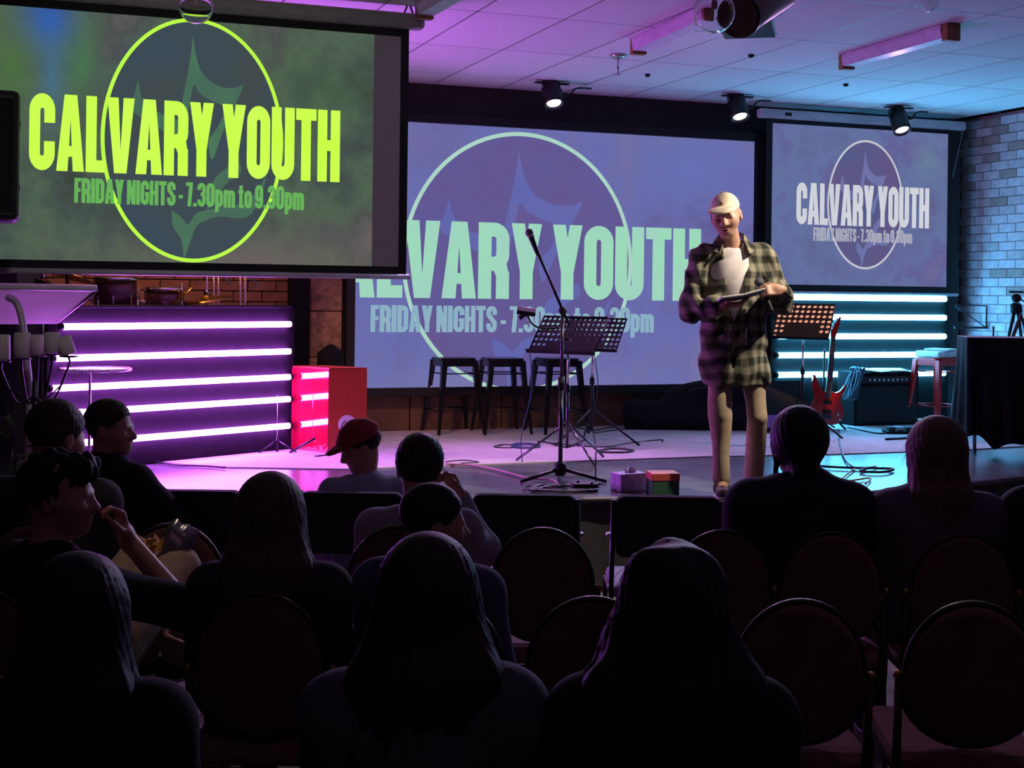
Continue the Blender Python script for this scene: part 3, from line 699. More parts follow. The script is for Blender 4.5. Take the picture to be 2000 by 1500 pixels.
# ---- metal bar stools
def make_stool(name, label, m, loc, rz, group=None):
    t = thing(name, label, 'stool', loc, rz, group); H = .64; a, b = .135, .205
    s = MB()
    out = rrect(.31, .31, .05)
    s.prism(out, 0, .02, Mz); s.v = [(x, y, z+H-.02) for x, y, z in s.v]; s.f = [f[::-1] for f in s.f]
    s.build('seat', m, t)
    ap = MB()
    for k in range(4):
        M = rotm('Z', k*PI/2); ap.box((M @ Vector((0, -.145, H-.045))), (.27, .012, .05), M)
    ap.build('apron', m, t)
    for sx in (-1, 1):
        for sy in (-1, 1):
            l = MB(); n = 8
            vs = []
            for (r, z, w_) in ((a, H-.02, .052), (a+.025, H*.55, .042), (b, .0, .022)):
                for ux, uy in ((1, 1), (1, -1), (.3, -1), (-1, -.3) if False else (-1, -1), (-1, 1)):
                    vs.append((sx*(r+ux*w_/2*.9), sy*(r+uy*w_/2*.9), z))
            fs = []
            for i in range(2):
                for k in range(5): fs.append((i*5+k, i*5+(k+1) % 5, (i+1)*5+(k+1) % 5, (i+1)*5+k))
            fs += [(4, 3, 2, 1, 0), (10, 11, 12, 13, 14)]
            l.add(vs, fs); l.build('leg', m, t)
    for z, r in ((H-.13, .146), (.2, .182)):
        for k in range(4):
            M = rotm('Z', k*PI/2); p = M @ Vector((-r, -r, z)); q = M @ Vector((r, -r, z))
            MB().tube([p, q], .006, 6).build('brace', m, t)
    return t
stool_m = mat('stool_black', (.025, .025, .03), .22, .6)
make_stool('bar_stool', 'black metal bar stool, leftmost of three before the big screen', stool_m, FL(884, 846), rad(4))
make_stool('bar_stool', 'black metal bar stool, middle of three before the big screen', stool_m, FL(979, 846), rad(-3))
make_stool('bar_stool', 'black metal bar stool half hidden behind the microphone stand', stool_m, FL(1086, 845), rad(5))
make_stool('bar_stool', 'red metal stool by the draped table with a white tray on it', mat('stool_red', (.55, .02, .025), .25, .3), FL(1830, 833), rad(10))
p = FL(1830, 833)
t = thing('tray', 'white tray lying on the red metal stool', 'tray', (p.x, p.y, STZ+.642), rad(10))
MB().box((0, 0, .03), (.30, .3, .06), bev=.02).build('body', white_plastic, t)
MB().box((.02, -.02, .072), (.2, .24, .02), rotm('Z', .3), bev=.006).build('lid', mat('paper_white', (.8, .8, .8), .7), t)

# ---- perforated music desk
def desk_plate(cols, rows, solid, w, h, t=.003, hole=.34):
    mb = MB(); cw, ch = w/cols, h/rows
    for i in range(cols):
        for j in range(rows):
            x0, z0 = -w/2+i*cw, -h/2+j*ch; cx, cz = x0+cw/2, z0+ch/2
            if solid(i, j):
                mb.quad((x0, 0, z0), (x0+cw, 0, z0), (x0+cw, 0, z0+ch), (x0, 0, z0+ch)); continue
            r = min(cw, ch)*hole; sq = []; oc = []
            for k in range(8):
                a = PI/4*k; c, s = math.cos(a), math.sin(a); m_ = max(abs(c), abs(s))
                sq.append((cx+c/m_*cw/2, 0, cz+s/m_*ch/2)); oc.append((cx+c*r, 0, cz+s*r))
            n = len(mb.v)
            mb.add(sq+oc+[(x, t, z) for x, y, z in oc], [(k, (k+1) % 8, 8+(k+1) % 8, 8+k) for k in range(8)]+[(8+k, 8+(k+1) % 8, 16+(k+1) % 8, 16+k) for k in range(8)])
    return mb
desk_m = mat('desk_black', (.007, .007, .008), .6, spec=.12)
paper_m = mat('paper_cream', (.72, .66, .58), .8)
def music_stand(loc, label, rz, tilt, dz, w=.5, h=.34, cols=12, rows=7, solid=lambda i, j: False, dm=desk_m, legs=(100, 220, 340), lean=0, ped=.34, paper=False, hole=.34, pole_m=black_metal, zl=.28, pole_off=0):
    t = thing('music_stand', label, 'music stand', loc, 0)
    M = rotm('Z', rz) @ rotm('X', tilt) @ rotm('Y', lean)
    mb = desk_plate(cols, rows, solid, w, h, hole=hole); mb.v = [tuple(M @ Vector(v)+Vector((0, 0, dz))) for v in mb.v]
    dk = mb.build('desk', dm, t)
    e = MB(); e.box(M @ Vector((0, -.015, -h/2-.004))+Vector((0, 0, dz)), (w+.02, .035, .008), M)
    e.build('lip', dm, t)
    e = MB()
    for a, b in (((-w/2, 0, -h/2), (-w/2, 0, h/2)), ((w/2, 0, -h/2), (w/2, 0, h/2)), ((-w/2, 0, h/2), (w/2, 0, h/2))):
        e.tube([M @ Vector(a)+Vector((0, 0, dz)), M @ Vector(b)+Vector((0, 0, dz))], .004, 6)
    e.build('rim', dm, t)
    MB().tube([(0, 0, dz-.02), (0, .0, dz-.12)], .02, 8).build('bracket', black_metal, t)
    MB().cyl((0, 0, .1), (0, 0, dz*.6), .0125, n=10).build('lower_pole', pole_m, t)
    MB().cyl((0, 0, dz*.6-.02), (0, 0, dz-.04), .009, n=10).build('upper_pole', chrome, t)
    MB().cyl((0, 0, dz*.6-.05), (0, 0, dz*.6), .02, n=10).build('collar', black, t)
    for a in legs:
        c, s = math.cos(rad(a)), math.sin(rad(a))
        l = MB(); l.tube([(0, 0, zl), (c*ped, s*ped, .012)], .009, 6); l.tube([(0, 0, .1), (c*ped*.5, s*ped*.5, zl*.52)], .006, 6)
        l.build('leg', pole_m, t)
    return t, M
mesh_solid = lambda i, j: j < 2 and 3 <= i <= 8 or j == 0
music_stand(FL(1107, 902), 'black perforated music stand just behind the microphone pole', -YAW+rad(-30), rad(-42), .90, .52, .34, 13, 7, mesh_solid, ped=.36, legs=(165, 20, 280), lean=rad(0), pole_m=mat('pole_dark_chrome', (.12, .12, .14), .25, .9))
music_stand(FL(1155, 866), 'second black music stand, paler, to the right behind the first', -YAW+rad(-28), rad(-40), .87, .5, .33, 12, 7, lambda i, j: j < 2 and 3 <= i <= 8, ped=.42, legs=(205, -50, 75))
rsx = FL(1566, 858)
mst, M = music_stand(rsx, 'music stand with sheet music glowing warm through its holes, beside the guitar', -YAW+rad(-28), rad(-38), .985, .48, .36, 10, 7, lambda i, j: (j < 3 and 2 <= i <= 7) or (j == 0 and i > 0), hole=.37, lean=0)
sh = thing('sheet_music', 'warm lit pages resting behind the holes of the right music stand', 'paper', (rsx.x, rsx.y, STZ+.985))
mb = MB(); mb.box((0, 0, 0), (.46, .004, .34)); mb.v = [tuple(M @ (Vector(v)+Vector((0, .012, 0)))) for v in mb.v]; mb.build('page', paper_m, sh)
lamp('stand_spot', 'SPOT', W(2.0, 8.3, 3.35), 520, (1, .44, .22), (rsx.x, rsx.y, STZ+1.0), .03, 11, .5)

# ---- boom microphone stand
b0 = FL(1094, 938); db = depth(b0)
ms = thing('microphone_stand', 'tall boom microphone stand at the stage centre with phone clamp', 'microphone stand', b0)
cl = at(1099, 607, d=db)-b0; mt = at(1040, 470, d=db)-b0; tl = at(1112, 636, d=db)-b0
mdark = mat('mic_stand_metal', (.07, .06, .08), .25, .85)
MB().cyl((0, 0, .03), (0, 0, .62), .014, n=12).build('lower_pole', mdark, ms)
MB().cyl((0, 0, .6), (cl.x, cl.y, cl.z), .0105, n=12).build('upper_pole', mdark, ms)
MB().cyl((0, 0, .58), (0, 0, .66), .022, n=12).build('clutch', black, ms)
MB().sphere(cl, .028, 12).build('swivel', black, ms)
MB().tube([tl, mt], .0095, 8).build('boom', black_metal, ms)
for a in (195, 318, 70):
    c, s = math.cos(rad(a)), math.sin(rad(a))
    MB().tube([(0, 0, .075), (c*.31, s*.31, .012)], [.013, .011], 8).build('leg', black_metal, ms)
MB().lathe([(.03, .03), (.04, .05), (.04, .1), (.02, .12)], 14).build('hub', black, ms)
mtop = at(1033, 452, d=db)-b0; dm_ = (mtop-mt).normalized(); Mm = dm_.to_track_quat('Z', 'Y').to_matrix()
mic = thing('microphone', 'black vocal microphone clipped to the top of the boom', 'microphone', b0+mt)
MB().lathe([(.011, -.1), (.014, -.08), (.019, .02), (.021, .03)], 14, Mm).build('handle', black, mic)
MB().sphere(Mm @ Vector((0, 0, .055)), .027, 14).build('grille', mat('mic_grille', (.1, .1, .11), .5, .6, bump=.6, bscale=300), mic)
MB().lathe([(.022, .024), (.024, .028), (.024, .034), (.022, .038)], 14, Mm, cap=False).build('band', chrome, mic)
# phone holder arm
k0 = at(1094, 640, d=db)-b0; k1 = at(1040, 633, d=db)-b0; k2 = at(1028, 612, d=db)-b0
MB().tube(spline([k0, k0.lerp(k1, .6)+Vector((0, 0, -.02)), k1, k2], 5), .007, 6).build('holder_arm', black_metal, ms)
hd = MB(); Mh = rotm('Z', -YAW) @ rotm('Y', rad(8)) @ rotm('X', rad(-60))
hd.box(k2+Vector((0, 0, .012)), (.12, .03, .06), Mh, bev=.006); hd.build('holder_clamp', black, ms)
kk = at(1014, 622, d=db)-b0
MB().tube([k2, kk], .014, 8).build('holder_knob', black, ms)
# thin cable stand and pedal at its foot
p = FL(1163, 945); t = thing('cable_post', 'thin black upright rod standing right of the microphone stand', 'stand', p)
MB().cyl((0, 0, 0), (0, 0, .2), .004, n=6).build('rod', black, t); MB().lathe([(.045, 0), (.045, .006), (.006, .014)], 14).build('foot', black, t)
p = FL(1142, 957); t = thing('effect_pedal', 'black foot pedal on the stage edge beneath the microphone stand', 'pedal', p, -YAW+.1)
MB().box((0, 0, .022), (.16, .09, .044), bev=.01).build('case', black, t); MB().cyl((.04, -.02, .044), (.04, -.02, .056), .01, n=10).build('switch', chrome, t)
MB().cyl((-.04, .02, .044), (-.04, .02, .06), .011, n=10).build('dial', chrome, t)

# ---- boxes on the stage edge
p = FL(1228, 958); t = thing('tissue_box', 'mauve tissue box with a tissue sticking out, on the stage edge', 'box', p, -YAW+rad(28))
MB().box((0, 0, .055), (.19, .12, .11), bev=.006).build('carton', mat('tissue_mauve', (.42, .30, .55), .6, noise=.35, nscale=22), t)
ts = MB()
for k in range(5):
    a = k*1.2; ts.add([(-.03+.012*k, 0, .108), (.0+.012*k, .012*math.sin(a), .108), (-.012+.014*k, .02*math.cos(a), .158-.006*k), (-.035+.012*k, -.012, .14)], [(0, 1, 2, 3)])
ts.build('tissue', mat('tissue_white', (.8, .76, .8), .9), t)
p = FL(1294, 966); t = thing('gift_box', 'red and green cube shaped box right of the tissue box', 'box', p, -YAW+rad(8))
MB().box((0, 0, .045), (.165, .15, .09), bev=.004).build('base', mat('box_green', (.03, .11, .06), .6), t)
MB().box((0, 0, .113), (.17, .155, .046), bev=.004).build('lid', mat('box_red', (.6, .09, .07), .5), t)

# ---- glossy red crate by the drum screen
cn = FL(641, 887)
cr = thing('red_crate', 'tall glossy red box with a white round mark, beside the drum screen', 'box', cn, rad(0))
ce = FL(571, 879); e1 = Vector((ce.x-cn.x, ce.y-cn.y, 0))
e1 = e1.normalized(); L1 = .43
cf = at(715, 884, d=depth(cn)+.12); e2 = Vector((cf.x-cn.x, cf.y-cn.y, 0)).normalized(); L2 = .285
zt = at(641, 722, d=depth(cn)).z-STZ
gloss = mat('crate_red_gloss', (.42, .006, .03), .07, spec=.9, noise=.05); satin = mat('crate_red_satin', (.46, .05, .022), .4, noise=.1)
gloss.node_tree.nodes['Principled BSDF'].inputs['Coat Weight'].default_value = 1; gloss.node_tree.nodes['Principled BSDF'].inputs['Coat IOR'].default_value = 1.8; gloss.node_tree.nodes['Principled BSDF'].inputs['Coat Roughness'].default_value = .04
A, B, C_, D_ = Vector(), e1*L1, e1*L1+e2*L2, e2*L2
def pan(name, a, b, m):
    n = Vector((0, 0, 1)).cross(b-a).normalized()*.006
    vs = [a-n, b-n, b+n, a+n]; mb = MB(); mb.add([v for v in vs]+[v+Vector((0, 0, zt)) for v in vs], [(3, 2, 1, 0), (4, 5, 6, 7), (0, 1, 5, 4), (1, 2, 6, 5), (2, 3, 7, 6), (3, 0, 4, 7)]); return mb.build(name, m, cr)
pan('side_panel', B, A, gloss); fp = pan('front_panel', A, D_, satin); pan('side_panel', D_, C_, satin); pan('back_panel', C_, B, satin)
mb = MB(); mb.add([A, D_, C_, B]+[v+Vector((0, 0, .012)) for v in (A, D_, C_, B)], [(3, 2, 1, 0), (4, 5, 6, 7), (0, 1, 5, 4), (1, 2, 6, 5), (2, 3, 7, 6), (3, 0, 4, 7)]); mb.v = [(x, y, z+zt) for x, y, z in mb.v]; mb.build('lid', satin, cr)
fn = e2.cross(Vector((0, 0, 1))).normalized()
if fn.dot(-Vector((cn.x, cn.y, 0))) < 0: fn = -fn
fz = at(680, 830, d=depth(cn)).z-STZ; fc = e2*(L2*.48)+fn*.009; rr = .068
def on_face(x, z, k): return fc+e2*x+Vector((0, 0, fz+z))+fn*k
mb = MB(); mb.add([on_face(rr*math.cos(2*PI*k/32), rr*math.sin(2*PI*k/32), 0) for k in range(32)], [tuple(range(32))]); rd = mb.build('round_mark', mat('mark_white', (.75, .72, .7), .6), cr)
mb = MB(); mb.tube([on_face(x, z, .002) for x, z in ((-.045, -.03), (-.035, .005), (-.018, .026), (-.004, .0), (.004, .0), (.02, .026), (.036, .005), (.045, -.03))], .0045, 5); mb.build('letter_m', mat('mark_ink', (.06, .03, .03), .6), rd)

# ---- gig bag, wedge monitor, guitar, amplifier
def obj_mesh(name, me, parent=None, loc=None):
    o = link(name, me)
    if parent is not None: o.parent = parent
    if loc is not None: o.location = loc
    return o
gp = FL(1310, 841)
# (built after the surface builder below)
p = FL(1536, 846); t = thing('floor_monitor', 'black wedge floor monitor with a grille coloured violet as if lit behind the speaker', 'speaker', p, -YAW+rad(18))
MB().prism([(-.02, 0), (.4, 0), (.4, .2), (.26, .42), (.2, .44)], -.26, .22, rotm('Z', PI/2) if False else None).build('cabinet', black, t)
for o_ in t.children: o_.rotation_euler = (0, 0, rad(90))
gm = MB(); gm.box((-.0, .105, .235), (.42, .012, .42), rotm('X', rad(-27)), bev=.003); gm.build('grille', mat('grille_violet_as_lit', (.30, .15, .48), .55, bump=.5, bscale=300), t)  # violet stage light painted into the grille colour
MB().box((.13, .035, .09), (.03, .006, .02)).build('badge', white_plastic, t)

gl = at(1612, 829, d=12.0); gt = at(1629, 618, d=12.0)
gz = (gt-gl).length
gu = thing('electric_guitar', 'red electric guitar with a dark fretboard upright on its stand', 'guitar', gl)
ax = (gt-gl).normalized(); gx = Vector((CY_, -SY_, 0)); gx = (gx-ax*gx.dot(ax)).normalized(); gy = ax.cross(gx)
MG = Matrix((gx, gy, ax)).transposed()
k = gz/.985
body = [(0, 0), (.07, .004), (.125, .03), (.155, .085), (.152, .14), (.125, .195), (.112, .235), (.12, .275), (.142, .315), (.158, .36), (.150, .375), (.125, .34), (.1, .31), (.065, .295), (.045, .30), (-.035, .30), (-.06, .31), (-.085, .34), (-.112, .40), (-.13, .44), (-.145, .435), (-.15, .385), (-.142, .32), (-.125, .27), (-.118, .235), (-.13, .19), (-.155, .14), (-.158, .085), (-.13, .03), (-.075, .004)]
body = [(p_.x*k, p_.z*k) for p_ in spline([(x, 0, z) for x, z in body]+[(0, 0, 0)], 3)[:-1]]
gred = mat('guitar_red', (.55, .02, .018), .18, spec=.7)
MB().prism(body, -.02, .02, MG).build('body', gred, gu)
MB().prism([(-.026*k, .29*k), (.026*k, .29*k), (.021*k, .80*k), (-.021*k, .80*k)], -.032, -.012, MG).build('neck', mat('maple', (.45, .28, .12), .4), gu)
fb = MB().prism([(-.027*k, .24*k), (.027*k, .24*k), (.021*k, .80*k), (-.021*k, .80*k)], -.037, -.031, MG).build('fretboard', mat('rosewood', (.09, .07, .065), .45), gu)
fr_ = MB()
for i in range(21):
    z = (.80-.52*(1-2**(-(i+1)/9.5)))*k; hw_ = (.021+.006*(.8-z/k)/.56)*k
    fr_.box(MG @ Vector((0, -.038, z)), (2*hw_, .002, .003), MG)
fr_.build('frets', chrome, fb)
hp = [(-.021*k, .795*k), (.021*k, .795*k), (.03*k, .83*k), (.06*k, .985*k), (.045*k, .985*k), (-.028*k, .85*k)]
MB().prism(hp, -.03, -.012, MG).build('headstock', gred, gu)
for i in range(6):
    MB().cyl(MG @ Vector(((-.034+.0135*i)*k, -.02, (.838+.024*i)*k)), MG @ Vector(((-.055+.0135*i)*k, -.02, (.846+.024*i)*k)), .007, n=8).build('tuner', chrome, gu)
for z in (.12, .205): MB().box(MG @ Vector((0, -.024, z*k)), (.075*k, .012, .035*k), MG, bev=.003).build('pickup', black, gu)
MB().box(MG @ Vector((0, -.025, .075*k)), (.08*k, .014, .04*k), MG, bev=.003).build('bridge', mat('bridge_dark', (.06, .06, .07), .3, .8), gu)
for x, z in ((.1, .1), (.12, .055)): MB().cyl(MG @ Vector((x*k, -.02, z*k)), MG @ Vector((x*k, -.034, z*k)), .011, n=10).build('knob', chrome, gu)
g0 = FL(1612, 846)
gs = thing('guitar_stand', 'black tubular stand holding up the red guitar', 'stand', (gl.x, gl.y, STZ))
dn = Vector((SY_, CY_, 0))
MB().tube([dn*.16+Vector((0, 0, .01)), dn*.09+Vector((0, 0, .35)), dn*.06+Vector((0, 0, .72))], .009, 6).build('upright', black_metal, gs)
for s in (-1, 1):
    MB().tube([dn*.1+Vector((0, 0, .2)), Vector((CY_, -SY_, 0))*s*.17+dn*-.06+Vector((0, 0, .01))], .009, 6).build('leg', black_metal, gs)
    MB().tube([dn*.09+Vector((0, 0, .1)), Vector((CY_, -SY_, 0))*s*.07+dn*.03+Vector((0, 0, .03)), Vector((CY_, -SY_, 0))*s*.07+dn*-.05+Vector((0, 0, .03))], .008, 6).build('cradle_arm', black, gs)
a, b = at(1668, 829, Y=10.46), at(1794, 826, Y=10.46)
aw = b.x-a.x
am = thing('guitar_amplifier', 'black guitar amplifier cabinet with papers on top under the cyan tubes', 'amplifier', ((a.x+b.x)/2, 10.6, STZ))
MB().box((0, 0, .255), (aw, .28, .49), bev=.012).build('cabinet', mat('amp_vinyl', (.010, .010, .011), .8, spec=.1, bump=.4, bscale=200), am)
MB().box((0, -.142, .2), (aw-.06, .006, .34)).build('grille', mat('amp_grille', (.02, .02, .022), .9, bump=.6, bscale=250), am)
pnl = MB().box((0, -.144, .43), (aw-.06, .008, .06), bev=.002).build('control_panel', mat('amp_panel', (.05, .05, .055), .35, .5), am)
for i in range(9): MB().cyl((-.2+.05*i, -.146, .43), (-.2+.05*i, -.165, .43), .011, n=8).build('dial', chrome, pnl)
for s in (-1, 1):
    for y in (-.1, .1): MB().cyl((s*(aw/2-.07), y, 0), (s*(aw/2-.07), y, .012), .02, n=10).build('foot', black, am)
for (x, y, rz, w_, h_, l) in ((-.09, -.02, .5, .21, .297, 'white sheet of paper on the amplifier, left one'), (.12, .0, -.25, .297, .21, 'white sheet of paper on the amplifier, right one')):
    t = tag(MB().box((0, 0, 0), (w_, h_, .006), rotm('X', .06)).build('paper_sheet', mat('paper_white', (.8, .8, .8), .7), None, (am.location.x+x, 10.59+y, STZ+.515)), l, 'paper'); t.rotation_euler = (0, 0, rz)
# ---- pedal board and odds on the floor
p = FL(1765, 848); t = thing('pedal_board', 'black pedal board on the stage floor in front of the amplifier', 'pedal', p, rad(-14))
MB().box((0, 0, .02), (.34, .14, .04), rotm('X', .12), bev=.008).build('base', black, t)
for i in range(4): MB().box((-.12+.08*i, 0, .052), (.06, .1, .03), bev=.005).build('pedal', mat('pedal_%d' % (i % 2), ((.05, .05, .06), (.35, .36, .4))[i % 2], .4, .3), t)
p = FL(1752, 861); t = tag(MB().tube([(-.11, 0, .014), (.14, .03, .014)], .013, 8).build('drum_beater', black, None, p), 'short black rod lying on the stage before the pedal board', 'rod')
p = FL(1812, 838); t = thing('plastic_tub', 'pale blue plastic tub at the foot of the red stool', 'tub', p+Vector((-.02, -.2, 0)), .1)
mb = MB(); o1 = rrect(.26, .2, .03); o2 = rrect(.3, .24, .03)
mb.add([(x, y, 0) for x, y in o1]+[(x, y, .1) for x, y in o2], [(i, (i+1) % 20, 20+(i+1) % 20, 20+i) for i in range(20)]+[tuple(range(19, -1, -1))]); mb.build('tub', mat('tub_blue', (.4, .52, .55), .4), t)
mb = MB(); mb.box((0, 0, .102), (.31, .25, .012), bev=.004); mb.build('lid', mat('tub_lid', (.5, .58, .6), .4), t)
# ---- boards leaning between the stool and the table
a = FL(1853, 848); bq = at(1884, 660, d=depth(a)+.25)
t = thing('leaning_board', 'dark flat board leaning beside the black draped table', 'board', (a.x, a.y, STZ), -YAW)
v = bq-a; uu = v.x*CY_-v.y*SY_; dd_ = v.x*SY_+v.y*CY_
mb = MB(); th = .02
mb.add([(0, 0, 0), (.16, .05, 0), (uu+.12, dd_+.05, v.z), (uu-.04, dd_, v.z)]+[(0, th, 0), (.16, .05+th, 0), (uu+.12, dd_+.05+th, v.z), (uu-.04, dd_+th, v.z)], [(0, 1, 2, 3), (7, 6, 5, 4), (0, 4, 5, 1), (1, 5, 6, 2), (2, 6, 7, 3), (3, 7, 4, 0)])
mb.build('board', mat('board_dark', (.05, .055, .06), .5), t)
# ---- black draped table at the right
tf = FL(1890, 884); TRZ = -YAW+rad(-9); dT = .45; TZ = at(1890, 660, d=depth(tf)).z-STZ
tb = thing('table', 'trestle table under a black cloth at the right edge of the stage', 'table', tf, TRZ)
wT = 1.15; TC = rotm('Z', TRZ) @ Vector((wT/2, dT/2, 0)); tb.location = (tf.x+TC.x, tf.y+TC.y, STZ)
MB().box((0, 0, TZ-.02), (wT, dT, .03)).build('tabletop', mat('table_grey', (.3, .3, .32), .5), tb)
for sx in (-1, 1):
    for sy in (-1, 1): MB().cyl((sx*(wT/2-.06), sy*(dT/2-.05), 0), (sx*(wT/2-.04), sy*(dT/2-.04), TZ-.03), .014, n=8).build('leg', mat('table_leg_steel', (.3, .31, .33), .35, .6), tb)
tc = thing('tablecloth', 'black cloth draped over the right table, its corner trailing on the stage', 'tablecloth', tb.location, TRZ)
nx, vs, fs = 48, [], []
per = []
x0, x1, y0_, y1_ = -wT/2-.012, wT/2+.012, -dT/2-.012, dT/2+.012
for k in range(12): per.append((x0, y1_+(y0_-y1_)*k/12))
for k in range(40): per.append((x0+(x1-x0)*k/40, y0_))
for k in range(12): per.append((x1, y0_+(y1_-y0_)*k/12))
per.append((x1, y1_))
rows = 9
for i, (x, y) in enumerate(per):
    s = i
    if 12 <= i < 52:
        u_ = (x-x0)/(x1-x0); hem = .13-.115*math.exp(-((u_-.17)/.07)**2)-.05*math.exp(-((u_-.5)/.2)**2)+.03*math.sin(u_*14)
    else: hem = .16+.05*math.sin(i)
    for j in range(rows):
        f = j/(rows-1); am_ = .03*f*math.sin(i*1.15+.5*math.sin(i*.37))
        nx_, ny_ = (0, -1) if 12 <= i < 52 else ((-1, 0) if i < 12 else (1, 0))
        vs.append((x+nx_*(am_+.02*f), y+ny_*(am_+.03*f), TZ+.001+(hem-TZ)*f))
for i in range(len(per)-1):
    for j in range(rows-1): a_ = i*rows+j; fs.append((a_, a_+1, a_+rows+1, a_+rows))
mb = MB(); mb.add(vs, fs, True); mb.build('skirt', black_cloth, tc)
MB().box((0, 0, TZ+.003), (wT+.024, dT+.024, .006), bev=.002).build('top_sheet', mat('cloth_top', (.12, .12, .13), .8), tc)
# ---- camera tripod and wall bracket behind the table
td = 11.7; hb_ = at(1985, 578, d=td); t = thing('camera_tripod', 'black camera tripod with a fluid head behind the draped table', 'tripod', (hb_.x, hb_.y, STZ))
hz_ = hb_.z-STZ; ap = hz_-.14
MB().sphere((0, 0, hz_-.02), (.045, .045, .04), 12).build('head', black, t)
MB().box((0, 0, hz_+.035), (.12, .08, .02), rotm('Z', .4), bev=.005).build('plate', black, t)
MB().lathe([(.03, ap-.02), (.055, ap), (.05, ap+.06), (.03, ap+.08)], 12).build('crown', black, t)
for a in (200, 262, 330): MB().tube([(0.03*math.cos(rad(a)), .03*math.sin(rad(a)), ap), (.42*math.cos(rad(a)), .3*math.sin(rad(a)), 0)], [.015, .009], 8).build('leg', black_metal, t)
MB().tube([(.02, -.03, hz_-.03), (.1, -.18, hz_-.12)], .007, 6).build('pan_handle', black, t)
p1, p0 = at(1995, 612, d=td-.25), at(1979, 655, d=td-.25)
t = tag(MB().tube([p1-p0, (p1-p0)*.5, Vector(), (p0-p1)*1.0, (p0-p1)*((p0.z-STZ-.005)/(p1.z-p0.z))], [.012, .017, .015, .016, .006], 8).build('umbrella', mat('umbrella_red', (.16, .02, .03), .7), None, p0), 'dark red furled umbrella standing beside the camera tripod', 'umbrella')
p = at(1940, 650, d=depth(tf)+.35); t = thing('marker_pen', 'small mauve pen standing upright on the draped table', 'pen', (p.x, p.y, STZ+TZ+.006))
MB().cyl((0, 0, 0), (0, 0, .055), .008, n=8).build('barrel', mat('pen_mauve', (.3, .12, .25), .5), t); MB().cyl((0, 0, .055), (0, 0, .08), .0085, n=8).build('cap', mat('pen_cap', (.2, .04, .1), .5), t)
q1, q2, q3, q4 = at(1925, 597, X=RX-.03), at(1927, 640, X=RX-.03), at(1925, 597, X=RX-.03), at(1927, 640, X=RX-.03)
br = thing('wall_bracket', 'black triangular wire bracket fixed to the brick wall', 'bracket', (RX-.02, q1.y, q2.z))
hB = q1.z-q2.z; Wb = .36
MB().tube([(0, 0, hB), (0, 0, 0)], .006, 6).build('upright', black_metal, br)
MB().tube([(0, 0, hB), (-Wb, .0, hB)], .006, 6).build('top_rail', black_metal, br)
MB().box((-Wb/2, 0, 0), (Wb+.03, .03, .022)).build('bottom_rail', black_metal, br)
MB().tube([(-Wb, 0, hB-.01), (-.02, 0, .012)], .005, 6).build('diagonal', black_metal, br)

# ================================================================ LEFT SIDE
dS = 6.6
sb = at(38, 430, d=dS); st_ = at(38, 172, d=dS)
pa = thing('loudspeaker', 'large black loudspeaker cut off by the left edge, before the big screen', 'speaker', W(ray(-36, 300)[0]*dS-.085, dS+.18, sb.z), 0)
hs_ = st_.z-sb.z
MB().box((0, 0, hs_/2), (.385, .36, hs_), bev=.03).build('cabinet', mat('speaker_black', (.010, .010, .011), .6), pa)
MB().box((0, -.182, hs_/2), (.33, .006, hs_-.08), bev=.003).build('grille', mat('speaker_grille', (.012, .012, .013), .5, .5, bump=.5, bscale=300), pa)
for zz in (.18, .5): MB().box((.192, .02, zz), (.008, .1, .03), bev=.003).build('handle', black, pa)
ps_ = thing('speaker_pole', 'black pole carrying the left loudspeaker above the audience', 'stand', (pa.location.x, pa.location.y, 0))
MB().cyl((0, 0, .3), (0, 0, sb.z-.001), .018, n=10).build('pole', black_metal, ps_)
for a in (30, 150, 270): MB().tube([(0, 0, .75), (.45*math.cos(rad(a)), .45*math.sin(rad(a)), .012)], .013, 8).build('leg', black_metal, ps_)
MB().lathe([(.001, sb.z-.02), (.1, sb.z-.02), (.1, sb.z-.002), (.001, sb.z-.002)], 16).build('top_plate', black, ps_)
# tall black rack behind
a = at(62, 540, d=8.8); t = thing('equipment_rack', 'tall black equipment rack at the left edge behind the white board', 'cabinet', (a.x-.33*CY_, a.y+.33*SY_, STZ), -YAW)
zt_ = at(62, 512, d=8.8).z-STZ
MB().box((0, 0, zt_/2), (.66, .5, zt_), bev=.01).build('case', mat('rack_black', (.01, .01, .012), .6), t)
for i in range(5): MB().box((0, -.252, .2+.2*i), (.56, .01, .16), bev=.004).build('blank_panel', mat('rack_panel', (.015, .015, .017), .45, .4), t)
# tilted white board on a bent chrome arm
trans = bpy.data.materials.new('frosted_acrylic'); trans.use_nodes = True; nt = trans.node_tree; nt.nodes.clear()
out = nt.nodes.new('ShaderNodeOutputMaterial'); df = nt.nodes.new('ShaderNodeBsdfDiffuse'); tr = nt.nodes.new('ShaderNodeBsdfTranslucent'); mx = nt.nodes.new('ShaderNodeMixShader'); nz = nt.nodes.new('ShaderNodeTexNoise'); nz.inputs['Scale'].default_value = 3
df.inputs[0].default_value = (.7, .7, .7, 1); rp = nt.nodes.new('ShaderNodeValToRGB'); rp.color_ramp.elements[0].color = (.72, .72, .76, 1); rp.color_ramp.elements[1].color = (.85, .85, .88, 1)
nt.links.new(nz.outputs['Fac'], rp.inputs['Fac']); nt.links.new(rp.outputs['Color'], tr.inputs[0]); mx.inputs[0].default_value = .65
nt.links.new(df.outputs[0], mx.inputs[1]); nt.links.new(tr.outputs[0], mx.inputs[2]); nt.links.new(mx.outputs[0], out.inputs[0])
tl_, tr_, br2, bl2 = at(-150, 557, d=7.55), at(189, 563, d=7.75), at(111, 629, d=8.25), at(-170, 631, d=8.05)
ft = Vector(((tl_.x+br2.x)/2, (tl_.y+br2.y)/2, STZ))
wb_ = thing('tilted_board', 'white tilted board glowing violet behind the candles', 'lectern', ft)
